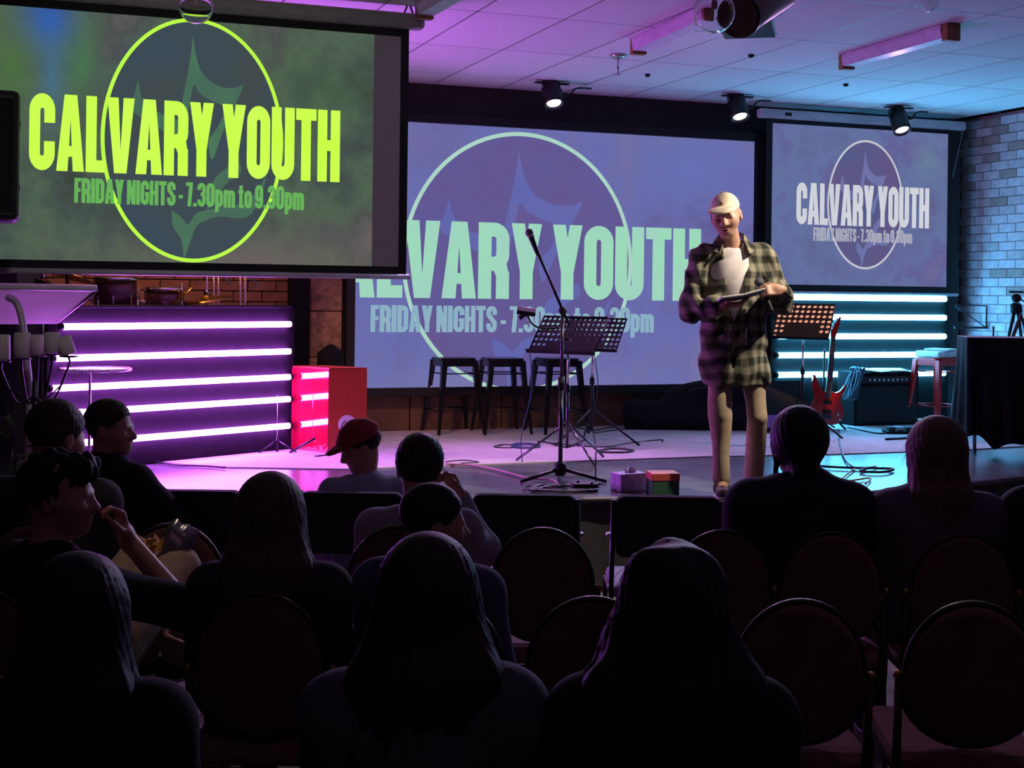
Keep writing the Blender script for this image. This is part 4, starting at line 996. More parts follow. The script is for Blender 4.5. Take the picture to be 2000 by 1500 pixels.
mb = MB(); c4 = [v-ft for v in (tl_, tr_, br2, bl2)]; n_ = (c4[1]-c4[0]).cross(c4[3]-c4[0]).normalized()*.012
mb.add([v-n_ for v in c4]+[v+n_ for v in c4], [(0, 1, 2, 3), (7, 6, 5, 4), (0, 4, 5, 1), (1, 5, 6, 2), (2, 6, 7, 3), (3, 7, 4, 0)]); mb.build('panel', trans, wb_)
mb = MB(); mb.tube([c4[0], c4[1]], .02, 8); mb.build('top_edge', mat('board_edge', (.62, .64, .56), .5), wb_)
mb = MB(); mb.tube([c4[1]+Vector((0, 0, -.01)), c4[2]], .012, 6); mb.build('side_edge', mat('board_side', (.05, .045, .05), .5), wb_)
arm = [at(15, 580, d=7.7), at(33, 592, d=7.68), at(43, 625, d=7.68), at(47, 655, d=7.68), at(58, 760, d=7.7)]
arm = [v-ft for v in arm]; arm.append(Vector((arm[-1].x+.01, arm[-1].y, .12-STZ if False else -STZ+.02)))
ga = W(ray(58, 800)[0]*7.7, 7.7, 0)-ft
MB().tube(spline(arm[:5], 5)+[Vector((ga.x, ga.y, -STZ+.01))], .021, 10).build('support_arm', mat('satin_steel', (.55, .53, .52), .45, .35), wb_)
MB().lathe([(.15, -STZ), (.15, -STZ+.02), (.03, -STZ+.04)], 16, None, (ga.x, ga.y, 0)).build('foot', black_metal, wb_)
# candelabra with pillar candles
dC = 7.1; cb = W(ray(66, 800)[0]*dC, dC, 0)
cd = thing('candelabra', 'black iron candle stand with scrolling arms at the left of the stage', 'candle holder', cb)
iron = mat('wrought_iron', (.02, .018, .02), .45, .6)
zcup = at(60, 699, d=dC).z
MB().cyl((0, 0, .02), (0, 0, zcup-.12), .011, n=10).build('stem', iron, cd)
for a in (90, 210, 330): MB().tube(spline([(0, 0, .3), (.1*math.cos(rad(a)), .1*math.sin(rad(a)), .12), (.24*math.cos(rad(a)), .24*math.sin(rad(a)), .01)], 4), .009, 6).build('leg', iron, cd)
wax = mat('candle_wax', (.62, .55, .52), .55, noise=.08, bump=.2, bscale=40)
cands = [(4, 704, 655, 30, 0, 'leftmost white pillar candle cut by the frame'), (43, 698, 651, 31, 0, 'tall white pillar candle, second from the left on the stand'), (74, 694, 655, 29, .05, 'white pillar candle in the middle of the five'), (101, 690, 651, 29, -.05, 'white pillar candle beside the tilted one'), (134, 694, 658, 32, .0, 'white pillar candle leaning over at the right of the stand')]
for i, (px, pyb, pyt, wpx, dy, l) in enumerate(cands):
    pb = at(px, pyb, d=dC+dy); r = wpx/2*dC/FPX; h_ = (pyb-pyt)*dC/FPX
    c = pb-cb
    MB().tube(spline([(0, 0, zcup-.2), (c.x*.5, c.y*.5, zcup-.24), (c.x, c.y, c.z-.06), (c.x, c.y, c.z-.012)], 5), .006, 6).build('arm', iron, cd)
    MB().lathe([(.005, c.z-.014), (r*1.05, c.z-.01), (r*1.15, c.z-.002), (.005, c.z-.003)], 18, None, (c.x, c.y, 0)).build('drip_pan', iron, cd)
    t = thing('pillar_candle', l, 'candle', pb, 0, 'candles on the iron stand')
    M = rotm('Z', -YAW) @ rotm('Y', rad(-20) if i == 4 else 0) @ rotm('Z', YAW)
    MB().lathe([(.001, 0.004), (r, 0.004), (r, h_), (r*.85, h_+.004), (.001, h_-.004)], 20, M).build('wax', wax, t)
    MB().cyl(M @ Vector((0, 0, h_-.004)), M @ Vector((0, 0, h_+.01)), .0015, n=5).build('wick', black, t)
MB().tube([( -.13, 0, zcup-.16), (.02, 0, zcup-.26), (.14, -.02, zcup-.14)], .005, 6).build('scroll', iron, cd)
# round beaded stand
p = at(186, 720, d=8.15); r_ = .205
t = thing('round_table', 'small round table with a beaded rim shining violet, on a thin stem', 'table', (p.x, p.y, STZ))
hz = p.z-STZ
MB().lathe([(.001, hz-.012), (r_, hz-.012), (r_, hz), (.001, hz)], 40).build('top', mat('table_white_gloss', (.85, .82, .86), .22, .85), t)
bd = MB()
for k in range(64): bd.sphere((r_*math.cos(2*PI*k/64), r_*math.sin(2*PI*k/64), hz-.004), .011, 6)
tag(bd.build('beaded_rim', mat('bead_pearl', (.85, .82, .86), .22, .85), t), kind='stuff')
q_ = FL(171, 900); 
MB().cyl((-.03, .0, .02), (-.03, 0, hz-.012), .008, n=8).build('stem', chrome, t)
MB().lathe([(.12, 0), (.12, .012), (.02, .03)], 20, None, (-.03, 0, 0)).build('foot', chrome, t)
# low microphone stand in front of the drum screen
p = FL(541, 884); t = thing('microphone_stand', 'low thin microphone stand on the stage before the drum screen', 'microphone stand', p)
MB().cyl((0, 0, .01), (0, 0, .42), .0035, n=6).build('pole', chrome, t)
MB().cyl((0, 0, .01), (0, 0, .11), .011, n=8).build('hub', black_metal, t)
for a in (200, 330, 80): MB().tube([(0, 0, .09), (.15*math.cos(rad(a)), .15*math.sin(rad(a)), .008)], .007, 6).build('leg', black_metal, t)
MB().tube([at(566, 884, d=9.75)-p, at(615, 856, d=9.65)-p], .009, 6).build('boom', black_metal, t)
p = FL(626, 893); tag(MB().box((0, 0, .008), (.1, .03, .016), rotm('Z', .6), bev=.004).build('cable_adapter', black, None, p), 'small black adapter lying on the carpet by the red box', 'adapter')
# black bag on the ledge behind the red crate: built with the surface builder below

# ================================================================ DRUM BAY
drum_m = mat('drum_shell', (.05, .02, .02), .2); skin_m = mat('drum_head', (.2, .17, .14), .6); brass = mat('cymbal_bronze', (.5, .3, .1), .25, .95)
def drum(px, pyt, d, r, h, label, name='tom_drum', tilt=0):
    p = at(px, pyt, d=d); t = thing(name, label, 'drum', (p.x, p.y, STZ), rz=-YAW); z1 = p.z-STZ
    M = rotm('X', tilt); c = Vector((0, 0, z1-h/2))
    MB().lathe([(r, -h/2), (r, h/2)], 28, M, c).build('shell', drum_m, t)
    MB().lathe([(.001, h/2+.002), (r*.99, h/2+.002), (r*.99, h/2+.006), (.001, h/2+.006)], 28, M, c).build('head', skin_m, t)
    for s in (-1, 1): MB().lathe([(r+.002, s*h/2-.014), (r+.012, s*h/2-.014), (r+.012, s*h/2+.014), (r+.002, s*h/2+.014)], 28, M, c, cap=False).build('hoop', chrome, t)
    for k in range(8):
        a = 2*PI*k/8+.2; v = M @ Vector((math.cos(a)*(r+.012), math.sin(a)*(r+.012), 0))+c
        MB().box(v, (.018, .018, .06), M @ rotm('Z', a), bev=.003).build('lug', chrome, t)
    for k in range(3):
        a = 2*PI*k/3; MB().tube([(math.cos(a)*(r+.01), math.sin(a)*(r+.01), z1-h*.5), (math.cos(a)*(r+.04), math.sin(a)*(r+.04), .005)], .007, 6).build('leg', chrome, t)
    return t
drum(226, 545, 9.75, .15, .3, 'dark tom drum with chrome hoops at the left of the drum bay', tilt=.02)
drum(322, 565, 9.95, .14, .24, 'second dark tom drum in the middle of the drum bay', tilt=.02)
drum(285, 590, 10.1, .2, .4, 'large floor tom almost hidden below the bay edge', 'floor_tom')
def cymbal(px, py, d, r, tilt, roll, label, extra=.1):
    p = at(px, py, d=d); t = thing('cymbal_stand', label, 'cymbal', (p.x, p.y, STZ), -YAW); z = p.z-STZ
    M = rotm('Y', roll) @ rotm('X', tilt)
    MB().lathe([(.004, .028), (.03, .024), (.04, .012), (r*.6, .004), (r, -.008), (r, -.011), (.04, .008), (.004, .022)], 32, M, (0, 0, z), cap=False).build('cymbal', brass, t)
    MB().cyl((0, 0, .3), (0, 0, z+extra), .008, n=8).build('pole', chrome, t)
    MB().lathe([(.012, z+.03), (.016, z+.045), (.01, z+.06)], 10).build('wing_nut', chrome, t)
    for a in (90, 210, 330): MB().tube([(0, 0, .42), (.24*math.cos(rad(a)), .24*math.sin(rad(a)), .01)], .008, 6).build('leg', chrome, t)
cymbal(355, 579, 9.75, .13, rad(12), rad(-48), 'small bronze cymbal tipped on edge above the drum screen')
cymbal(404, 583, 9.95, .2, rad(8), rad(-8), 'wide bronze cymbal lying nearly flat above the drum screen', .3)
cymbal(130, 536, 9.2, .2, rad(-10), rad(14), 'bronze cymbal at the far left of the drum bay', .05)
cymbal(85, 553, 9.0, .14, rad(-15), rad(10), 'bronze cymbal over the white board at the left', .05)
for px, d, l in ((474, 10.1, 'tall double chrome stand pole at the right of the drum bay'), (422, 10.3, 'chrome boom pole crossing behind the wide cymbal')):
    p = at(px, 588, d=d); t = thing('hardware_stand', l, 'stand', (p.x, p.y, STZ), -YAW)
    for s in (-.018, .018): MB().cyl((s, 0, .05), (s, 0, 1.55), .009, n=8).build('pole', mat('warm_chrome', (.5, .42, .35), .25, .95), t)
    MB().tube([(-.1, 0, 1.42), (.12, 0, 1.22)], .006, 6).build('boom', chrome, t)
    for a in (90, 210, 330): MB().tube([(0, 0, .3), (.22*math.cos(rad(a)), .22*math.sin(rad(a)), .01)], .008, 6).build('leg', chrome, t)
p = at(265, 562, d=9.95); t = thing('bottle', 'amber glass bottle standing by the toms in the drum bay', 'bottle', (p.x, p.y, p.z-.1))
MB().lathe([(.001, 0), (.032, 0), (.034, .02), (.034, .12), (.014, .17), (.012, .235), (.015, .24), (.001, .242)], 16).build('glass', mat('amber_glass', (.45, .2, .04), .15), t)
MB().lathe([(.035, .04), (.035, .1)], 16, cap=False).build('label', mat('bottle_label', (.6, .5, .35), .6), t)
t = thing('drum_shelf', 'dark shelf along the top of the drum bay holding a bottle', 'shelf', (p.x, p.y, 0))
MB().box((0, .03, p.z-.112), (.2, .14, .02), bev=.003).build('board', black, t); MB().cyl((0, .06, STZ), (0, .06, p.z-.12), .012, n=8).build('post', black, t)

# ================================================================ CABLES
def cable(pts, r, m, label):
    P3 = [FL(px, py)+Vector((0, 0, .008+r)) for px, py in pts]
    o = P3[0].copy()
    return tag(MB().tube(spline([p_-o for p_ in P3], 5), r, 6).build('cable', m, None, o), label, 'cable')
ck_ = mat('cable_black', (.012, .012, .014), .5); cp_ = mat('cable_pink', (.5, .25, .28), .5); cb_ = mat('cable_blue', (.05, .07, .2), .5); co_ = mat('cable_orange', (.6, .2, .05), .5)
cable([(870, 910), (930, 914), (985, 926), (1030, 938), (1075, 942), (1090, 950)], .007, cp_, 'pinkish cable running along the dark stage to the microphone stand')
def coil(px, py, rx, ry, n, m, label, r=.006):
    pts = []
    for i in range(n*10): 
        a = 2*PI*i/10; k_ = .75+.25*math.sin(i*.7)+.1*math.sin(i*1.9); pts.append((px+rx*k_*math.cos(a)+3*math.sin(i*.31), py+ry*k_*math.sin(a)))
    return cable(pts, r, m, label)
coil(1022, 874, 32, 5, 5, cb_, 'loose blue coil of cable on the pale carpet left of the stands')
coil(1090, 958, 75, 7, 6, ck_, 'black cable tangle around the foot of the microphone stand')
coil(1195, 883, 42, 5, 3, ck_, 'black cable loop on the carpet under the second music stand')
coil(985, 874, 28, 4, 2, ck_, 'small black cable loop in front of the middle stool', .004)
cable([(1050, 865), (1110, 872), (1180, 876), (1230, 868), (1290, 862), (1293, 866)], .005, ck_, 'thin black cable curving across the carpet to the right')
cable([(1160, 848), (1210, 842), (1260, 840), (1320, 838)], .005, ck_, 'thin black cable running along the wall toward the gig bag')
cable([(1638, 842), (1640, 870), (1650, 900), (1665, 915), (1690, 922)], .006, ck_, 'black lead falling from the red guitar to the stage front')
cable([(1600, 915), (1650, 918), (1700, 919), (1745, 921), (1720, 927), (1680, 924), (1710, 916)], .009, ck_, 'thick black cable lying across the cyan lit floor')
cable([(1670, 918), (1655, 930), (1640, 945), (1668, 942), (1700, 938), (1690, 950)], .006, co_, 'orange cable end on the cyan lit stage front')
cable([(1655, 838), (1690, 845), (1720, 850), (1745, 846)], .007, ck_, 'black lead between the guitar stand and the pedal board')
cable([(300, 905), (345, 912), (400, 914), (440, 917)], .006, ck_, 'black cable on the violet lit floor by the drum screen')
cable([(870, 905), (905, 902), (935, 906), (900, 908)], .004, ck_, 'thin looped cable on the carpet edge behind the boy')
# hanging leads from the desks
for a_, b_, m, l in (((1035, 690), (1020, 905), cb_, 'thin lead hanging from the music desk corner to the floor'), ((1160, 690), (1163, 870), ck_, 'thin lead hanging down the second music stand pole')):
    d0 = depth(FL(*b_)); p0, p1 = at(*a_, d=d0), FL(*b_)+Vector((0, 0, .008))
    tag(MB().tube(spline([p0-p0, (p1-p0)*.35+Vector((.03, 0, -.0)), (p1-p0)*.75+Vector((-.02, 0, 0)), p1-p0], 5), .004, 5).build('cable', m, None, p0), l, 'cable')
# paper scraps glinting on the carpet
for i, (px, py, l_) in enumerate(((1183, 858, 'leftmost'), (1212, 860, 'second from the left'), (1233, 862, 'third from the left'), (1256, 866, 'rightmost'))):
    p = FL(px, py)+Vector((0, 0, .011)); o = tag(MB().box((0, 0, 0), (.075, .05, .002), rotm('Z', i)).build('paper_scrap', mat('paper_white', (.8, .8, .8), .7), None, p), 'small white paper scrap on the carpet by the second music stand, ' + l_, 'paper', 'paper scraps on the carpet')
# ================================================================ SURFACE BUILDER (smooth blends of tapered limbs, meshed on a grid)
def rc(a, b, ra, rb):
    a = np.array(a, float); b = np.array(b, float); ba = b-a; L2 = max(ba@ba, 1e-9)
    def f(P):
        t = np.clip((P-a)@ba/L2, 0, 1); q = P-a-t[:, None]*ba
        return np.sqrt((q*q).sum(1))-(ra+(rb-ra)*t)
    return f
def el(c, r, M=None):
    c = np.array(c, float); r = np.array(r, float); R = None if M is None else np.array(M)
    def f(P):
        q = P-c
        if R is not None: q = q@R
        k0 = np.sqrt(((q/r)**2).sum(1)); k1 = np.sqrt(((q/(r*r))**2).sum(1))
        return k0*(k0-1)/np.maximum(k1, 1e-9)
    return f
def rb(c, h, rd, M=None):
    c = np.array(c, float); h = np.array(h, float)-rd; R = None if M is None else np.array(M)
    def f(P):
        q = P-c
        if R is not None: q = q@R
        q = np.abs(q)-h
        return np.sqrt((np.maximum(q, 0)**2).sum(1))+np.minimum(q.max(1), 0)-rd
    return f
def smin(a, b, k):
    h = np.clip(.5+.5*(b-a)/k, 0, 1); return b*(1-h)+a*h-k*h*(1-h)
def U(fs, k=.02):
    def f(P):
        d = fs[0](P)
        for g in fs[1:]: d = smin(d, g(P), k)
        return d
    return f
def sub(a, b, k=.008): return lambda P: -smin(-a(P), b(P), k)
def cut(a, n, c, k=.006):      # keep the side where n.p < c
    n = np.array(n, float)
    return lambda P: -smin(-a(P), -(P@n-c), k)
def disp(a, g): return lambda P: a(P)+g(P)
def nets(fn, lo, hi, h):
    B = 8; lo = np.array(lo, float); hi = np.array(hi, float)
    nb = np.ceil((hi-lo)/(h*B)).astype(int)+1; n = nb*B
    g = np.stack(np.meshgrid(*[np.arange(k) for k in nb], indexing='ij'), -1).reshape(-1, 3)
    cen = lo+(g*B+(B-1)/2)*h; dc = fn(cen)
    act = np.abs(dc) < h*B*.5*1.7320*1.25+.012
    V = np.repeat(np.repeat(np.repeat(dc.reshape(nb), B, 0), B, 1), B, 2)
    off = np.stack(np.meshgrid(*[np.arange(B)]*3, indexing='ij'), -1).reshape(-1, 3)
    ga = g[act]*B; idx = (ga[:, None, :]+off[None]).reshape(-1, 3)
    for s in range(0, len(idx), 200000):
        ii = idx[s:s+200000]; V[ii[:, 0], ii[:, 1], ii[:, 2]] = fn(lo+ii*h)
    S = V < 0
    sl = lambda o: tuple(slice(o[i], n[i]-1+o[i]) for i in range(3))
    cs = [(i, j, k) for i in (0, 1) for j in (0, 1) for k in (0, 1)]
    cnt = sum(S[sl(c)].astype(np.int8) for c in cs); mask = (cnt > 0) & (cnt < 8)
    ci = np.argwhere(mask)
    if len(ci) == 0: return np.zeros((0, 3)), np.zeros((0, 4), int)
    acc = np.zeros((len(ci), 3)); ne = np.zeros(len(ci))
    for a in cs:
        for ax in range(3):
            if a[ax]: continue
            b = list(a); b[ax] = 1
            va = V[tuple((ci+np.array(a)).T)]; vb = V[tuple((ci+np.array(b)).T)]
            m = (va < 0) != (vb < 0); t = np.where(m, va/np.where(m, va-vb, 1), 0)
            p = np.tile(np.array(a, float), (len(ci), 1)); p[:, ax] += t
            acc += p*m[:, None]; ne += m
    vs = lo+(ci+acc/ne[:, None])*h
    ids = -np.ones(mask.shape, int); ids[tuple(ci.T)] = np.arange(len(ci))
    quads = []
    for ax in range(3):
        u, v = (ax+1) % 3, (ax+2) % 3
        A = [slice(0, n[i]) for i in range(3)]; Bq = list(A); A[ax] = slice(0, n[ax]-1); Bq[ax] = slice(1, n[ax])
        sa, sb_ = S[tuple(A)], S[tuple(Bq)]; e = np.argwhere(sa != sb_)
        e = e[(e[:, u] > 0) & (e[:, v] > 0) & (e[:, u] < n[u]-1) & (e[:, v] < n[v]-1)]
        if not len(e): continue
        du = np.zeros(3, int); du[u] = 1; dv = np.zeros(3, int); dv[v] = 1
        q = np.stack([ids[tuple((e-du-dv).T)], ids[tuple((e-dv).T)], ids[tuple(e.T)], ids[tuple((e-du).T)]], 1)
        f = ~sa[tuple(e.T)]
        q[f] = q[f][:, ::-1]; quads.append(q)
    F = np.concatenate(quads); F = F[(F >= 0).all(1)]
    return vs, F
def np_mesh(name, vs, F, m):
    me = bpy.data.meshes.new(name); me.vertices.add(len(vs)); me.vertices.foreach_set('co', vs.astype(np.float32).ravel())
    k = F.shape[1]; me.loops.add(F.size); me.loops.foreach_set('vertex_index', F.astype(np.int32).ravel())
    me.polygons.add(len(F)); me.polygons.foreach_set('loop_start', np.arange(0, F.size, k, dtype=np.int32))
    me.update(calc_edges=True); me.polygons.foreach_set('use_smooth', np.ones(len(F), bool)); me.materials.append(m); return me
def solid(name, fn, lo, hi, h, m, parent=None, loc=None):
    vs, F = nets(fn, lo, hi, h); return obj_mesh(name, np_mesh(name, vs, F, m), parent, loc)
def wrinkle(amp, f=22, seed=0):
    r = np.random.default_rng(seed); ks = r.normal(size=(5, 3))*f*.5; ph = r.uniform(0, 6, 5); ks[:, 2] *= .7
    def g(P):
        d = 0
        for k, p in zip(ks, ph): d = d+np.sin(P@k+p)
        return amp*d*.45
    return g

def head_frame(yaw=0, pitch=0, roll=0): return np.array(rotm('Z', yaw) @ rotm('X', pitch) @ rotm('Y', roll))
def xf(c, M, p): return np.array(c)+np.array(M)@np.array(p, float)
def head_prims(c, M, s=1.0, mo=.0016):
    E = lambda p, r: el(xf(c, M, np.array(p)*s), np.array(r)*s, M)
    R = lambda a, b, ra, rb_: rc(xf(c, M, np.array(a)*s), xf(c, M, np.array(b)*s), ra*s, rb_*s)
    base = U([E((0, -.014, .032), (.076, .097, .088)), E((0, .032, -.03), (.064, .066, .078)), E((0, .062, -.082), (.034, .034, .026)), E((.034, .05, -.02), (.034, .04, .03)), E((-.034, .05, -.02), (.034, .04, .03))], .03*s)
    base = U([base, R((0, .092, .012), (0, .113, -.022), .009, .0135), E((.013, .098, -.026), (.010, .011, .008)), E((-.013, .098, -.026), (.010, .011, .008)),
              R((-.032, .083, .022), (.032, .083, .022), .009, .009)], .012*s)
    for x in (-.03, .03): base = sub(base, E((x, .098, .004), (.018, .014, .011)), .008*s)
    base = U([base, E((0, .091, -.054), (.022, .011, .006)), E((0, .089, -.064), (.019, .011, .007))], .005*s)
    base = sub(base, E((0, .103, -.060), (.018, .008, mo)), .002*s)
    for x in (-1, 1):
        ear = sub(E((x*.079, -.006, -.008), (.011, .021, .033)), E((x*.09, -.002, -.005), (.009, .012, .021)), .006*s)
        base = U([base, ear], .006*s)
    return base
def hand_prims(wr, d, back, side, curl=(.5, .5, .5, .5), thumb=.6, s=1.0, spread=.0):
    """wr wrist, d finger direction, back = normal out of the back of the hand, side +1: thumb on +x side of (d x back)"""
    y = np.array(d, float); y /= np.linalg.norm(y); z = np.array(back, float); z -= y*(z@y); z /= np.linalg.norm(z); x = np.cross(y, z)
    M = np.stack([x, y, z], 1); wr = np.array(wr, float)
    L = lambda p: wr+M@(np.array(p, float)*s)
    fs = [rb(L((0, .048, 0)), np.array((.039, .046, .0125))*s, .011*s, M), rc(L((0, -.02, 0)), L((0, .02, 0)), .025*s, .027*s)]
    palm = U(fs, .02*s); out = [palm]
    for i, (fx, ln) in enumerate(((.029, .072), (.0098, .080), (-.0098, .074), (-.0285, .058))):
        fx *= side; cu = curl[i]; p = np.array((fx, .09, 0)); a = 0; chain = [p]
        for j, fr in enumerate((.44, .31, .25)):
            a += cu*(.85 if j == 0 else 1.0); p = p+np.array((fx*spread*fr, math.cos(a), -math.sin(a)))*np.array((1, ln*fr, ln*fr)); chain.append(p)
        rr_ = (.0092, .0088, .008, .0066)
        out.append(U([rc(L(chain[j]), L(chain[j+1]), rr_[j]*s, rr_[j+1]*s) for j in range(3)], .004*s))
    t0 = np.array((.026*side, .022, -.006)); t1 = t0+np.array((.030*side, .026, -.012-.012*thumb)); t2 = t1+np.array((.016*side*(1-thumb), .028, -.012*thumb-.004)); t3 = t2+np.array((-.004*side*thumb, .022, -.014*thumb))
    out.append(U([rc(L(t0), L(t1), .015*s, .0115*s), rc(L(t1), L(t2), .0112*s, .0098*s), rc(L(t2), L(t3), .0096*s, .0075*s)], .006*s))
    return U(out, .007*s)

skin = mat('skin', (.50, .27, .19), .5, noise=.08, nscale=25, spec=.35)
skin.node_tree.nodes['Principled BSDF'].inputs['Subsurface Weight'].default_value = .08
skin.node_tree.nodes['Principled BSDF'].inputs['Subsurface Radius'].default_value = (.02, .008, .004)

HAIRMATS = {}
def hair_mat(name, c): return mat('hair_'+name, c, .6, noise=.35, nscale=40, spec=.25)
def strands(vs, Nrm, count, length, out, seed, gravity=1.0, wdt=.0005, side=False):
    """fly-away hairs: thin tapering ribbons leaving the hair surface"""
    r = np.random.default_rng(seed); pick = r.integers(0, len(vs), count); V = []; F = []
    for i in pick:
        p = vs[i]; nrm = Nrm[i]; L = length*r.uniform(.4, 1.2)
        t = np.array((r.normal()*.35, r.normal()*.35, -gravity))+nrm*out*r.uniform(.1, 1.0); t /= np.linalg.norm(t)
        wv = np.cross(t, np.array((0.3, 1, .1))); wv /= np.linalg.norm(wv)+1e-9; cur = r.normal(size=3)*.25; n0 = len(V); q = p-nrm*.004
        for k in range(5):
            f = k/4; ww = wdt*(1-f*.8); V += [q-wv*ww, q+wv*ww]; t2 = t+cur*f; q = q+t2/np.linalg.norm(t2)*L/4
        for k in range(4): F.append((n0+2*k, n0+2*k+1, n0+2*k+3, n0+2*k+2))
    return np.array(V), np.array(F)

def make_person(root, J, top, bottom, hair, hm, o):
    """J joints in the thing's own space (facing +Y); top / bottom materials; hair style; o options"""
    s = o.get('s', 1.0); h = o.get('h', .0105); M = o['HM']; hc = J['head']; bulk = o.get('bulk', 0.0); lk = o.get('lk', 1.0); sk = o.get('skin', skin)
    nb, pel, ch = np.array(J['nb']), np.array(J['pel']), np.array(J['ch'])
    up = (nb-pel)/np.linalg.norm(nb-pel); fwd = np.array((0., 1, 0)); fwd -= up*(fwd@up); fwd /= np.linalg.norm(fwd); tw = o.get('twist', 0)
    TM = np.stack([np.cross(fwd, up), fwd, up], 1)@np.array(rotm('Z', tw))
    skull = head_prims(hc, M, s*o.get('hs', 1.0), .0045 if 'hs' in o else .0016)
    nk0 = xf(hc, M, np.array((0, -.02, -.05))*s)
    limbs = [rc(nb-up*.05*s, nk0, .058*s, .052*s), el(ch, np.array((.15, .10, .19))*s, TM), el((ch+pel)/2, np.array((.13, .095, .18))*s, TM), el(pel, np.array((.155, .11, .11))*s, TM)]
    for S_ in 'LR':
        limbs += [rc(nb-up*.06*s, J['sh'+S_], .05*s, .052*s), rc(J['sh'+S_], J['el'+S_], .05*s, .039*s), rc(J['el'+S_], J['wr'+S_], .038*s, .027*s),
                  rc(J['hip'+S_], J['kn'+S_], .083*s*lk, .055*s*lk), rc(J['kn'+S_], J['an'+S_], .055*s*lk, .036*s), rc(J['an'+S_], np.array(J['an'+S_])+np.array(J.get('toe', (0, .14, -.05)))*s, .035*s, .028*s)]
    bodyf = U([U(limbs, .035*s), skull], .022*s)
    hands = []
    for S_ in 'LR':
        hd_ = o.get('hand'+S_)
        if hd_: hands.append(hand_prims(J['wr'+S_], hd_[0], hd_[1], hd_[2], *hd_[3:], s=s*.97))
    bodyf = U([bodyf]+hands, .012*s)
    pts = np.array([J[k] for k in J if k != 'toe']); lo, hi = pts.min(0)-.27*s, pts.max(0)+.27*s; lo[2] = max(lo[2], 0.0) if lo[2] < .2 else lo[2]
    solid('body', bodyf, lo, hi, o.get('hb', h), sk, root)
    # ---- upper garment
    g = .018*s+bulk
    tf = [el(ch+up*.0, np.array((.158, .108, .2))*s+g, TM), el((ch+pel)/2, np.array((.145, .105, .19))*s+g, TM), el(pel+up*.02*s, np.array((.16, .118, .12))*s+g, TM)]
    for S_ in 'LR': tf.append(rc(nb-up*.065*s, J['sh'+S_], .05*s+g, .055*s+g*.9))
    tors = U(tf, .05*s)
    sl = []
    for S_ in 'LR':
        e, w_, sh_ = (np.array(J[q+S_]) for q in ('el', 'wr', 'sh'))
        sl.append(rc(sh_, e, .053*s+g, .046*s+g*1.05))
        if o.get('sleeve', 'long') == 'long': sl.append(rc(e, e+(w_-e)*o.get('cuff', .93), .045*s+g, .032*s+g*.75))
    topf = U([tors, U(sl, .02*s)], .035*s)
    if o.get('hood'): topf = U([topf, el(nb-fwd*.055*s+up*.0, np.array((.105, .075, .06))*s, TM), rc(nb-fwd*.03*s+np.array((-.07, 0, 0)), nb-fwd*.03*s+np.array((.07, 0, 0)), .045*s, .045*s)], .03*s)
    topf = sub(topf, rc(nb-up*.012*s+fwd*.012*s, nb+up*.2*s+fwd*.07*s, .062*s, .09*s), .012*s)
    topf = disp(topf, wrinkle(.006*s, 26, o.get('seed', 1)))
    if o.get('topcut'): topf = o['topcut'](topf)
    solid(o.get('topname', 'shirt'), topf, lo-.03, hi+.03, h*1.1, top, root)
    # ---- trousers
    gb = o.get('legg', .014)*s; bf = [el(pel, np.array((.158, .116, .115))*s+gb, TM)]
    for S_ in 'LR':
        k_, a_, h_ = (np.array(J[q+S_]) for q in ('kn', 'an', 'hip'))
        bf += [U([rc(h_, k_, .086*s*lk+gb, .062*s*lk+gb), rc(k_, k_+(a_-k_)*.93, .06*s*lk+gb, o.get('ankle', .046)*s+gb)], .006)]
    solid('trousers', disp(U(bf, .03*s), wrinkle(o.get('wr', .005)*s, 30, o.get('seed', 1)+5)), lo-.03, hi+.03, h*1.2, bottom, root)
    # ---- shoes
    td = np.array(J.get('toe', (0, .14, -.05))); 
    for S_ in 'LR':
        a_ = np.array(J['an'+S_]); t_ = np.array(J.get('toe'+S_, td)); dx = np.array((t_[0], t_[1], 0)); dx /= np.linalg.norm(dx); zf = a_[2]-.072*s
        heel = np.array((a_[0], a_[1], zf+.034))-dx*.035*s; toe = np.array((a_[0], a_[1], zf+.03))+dx*.165*s
        up_ = cut(U([rc(heel, toe, .047*s, .037*s), rc(a_+np.array((0, 0, -.02)), heel, .046*s, .046*s)], .03*s), (0, 0, -1), -(zf+.016))
        sh_ = solid('shoe', up_, np.minimum(heel, toe)-.08, np.maximum(heel, toe)+.12, .009, o.get('shoe', black_cloth), root)
        sf = cut(cut(rc(heel, toe, .053*s, .043*s), (0, 0, 1), zf+.02, .003), (0, 0, -1), -zf, .003)
        solid('sole', sf, np.minimum(heel, toe)-.08, np.maximum(heel, toe)+.08, .008, o.get('sole', white_plastic), sh_)
    # ---- hair
    if hair:
        H = lambda p, r: el(xf(hc, M, np.array(p)*s), np.array(r)*s, M)
        Rr = lambda a, b, ra, rb_: rc(xf(hc, M, np.array(a)*s), xf(hc, M, np.array(b)*s), ra*s, rb_*s)
        vol = o.get('hairvol', 1.0); hx_, hy_, hz_ = xf((0, 0, 0), M, (1, 0, 0)), xf((0, 0, 0), M, (0, 1, 0)), xf((0, 0, 0), M, (0, 0, 1)); hcn = np.array(hc)
        cap = H((0, -.018, .04), (.083*vol, .105*vol, .094*vol))
        pl_n = hy_-.68*hz_; cap = cut(cap, pl_n, pl_n@hcn+.030*s, .012*s)
        cap = cut(cap, -hz_, -(hz_@hcn)+(.10 if hair != 'crop' else .045)*s, .02*s)
        r_ = np.random.default_rng(o.get('seed', 1)+9)
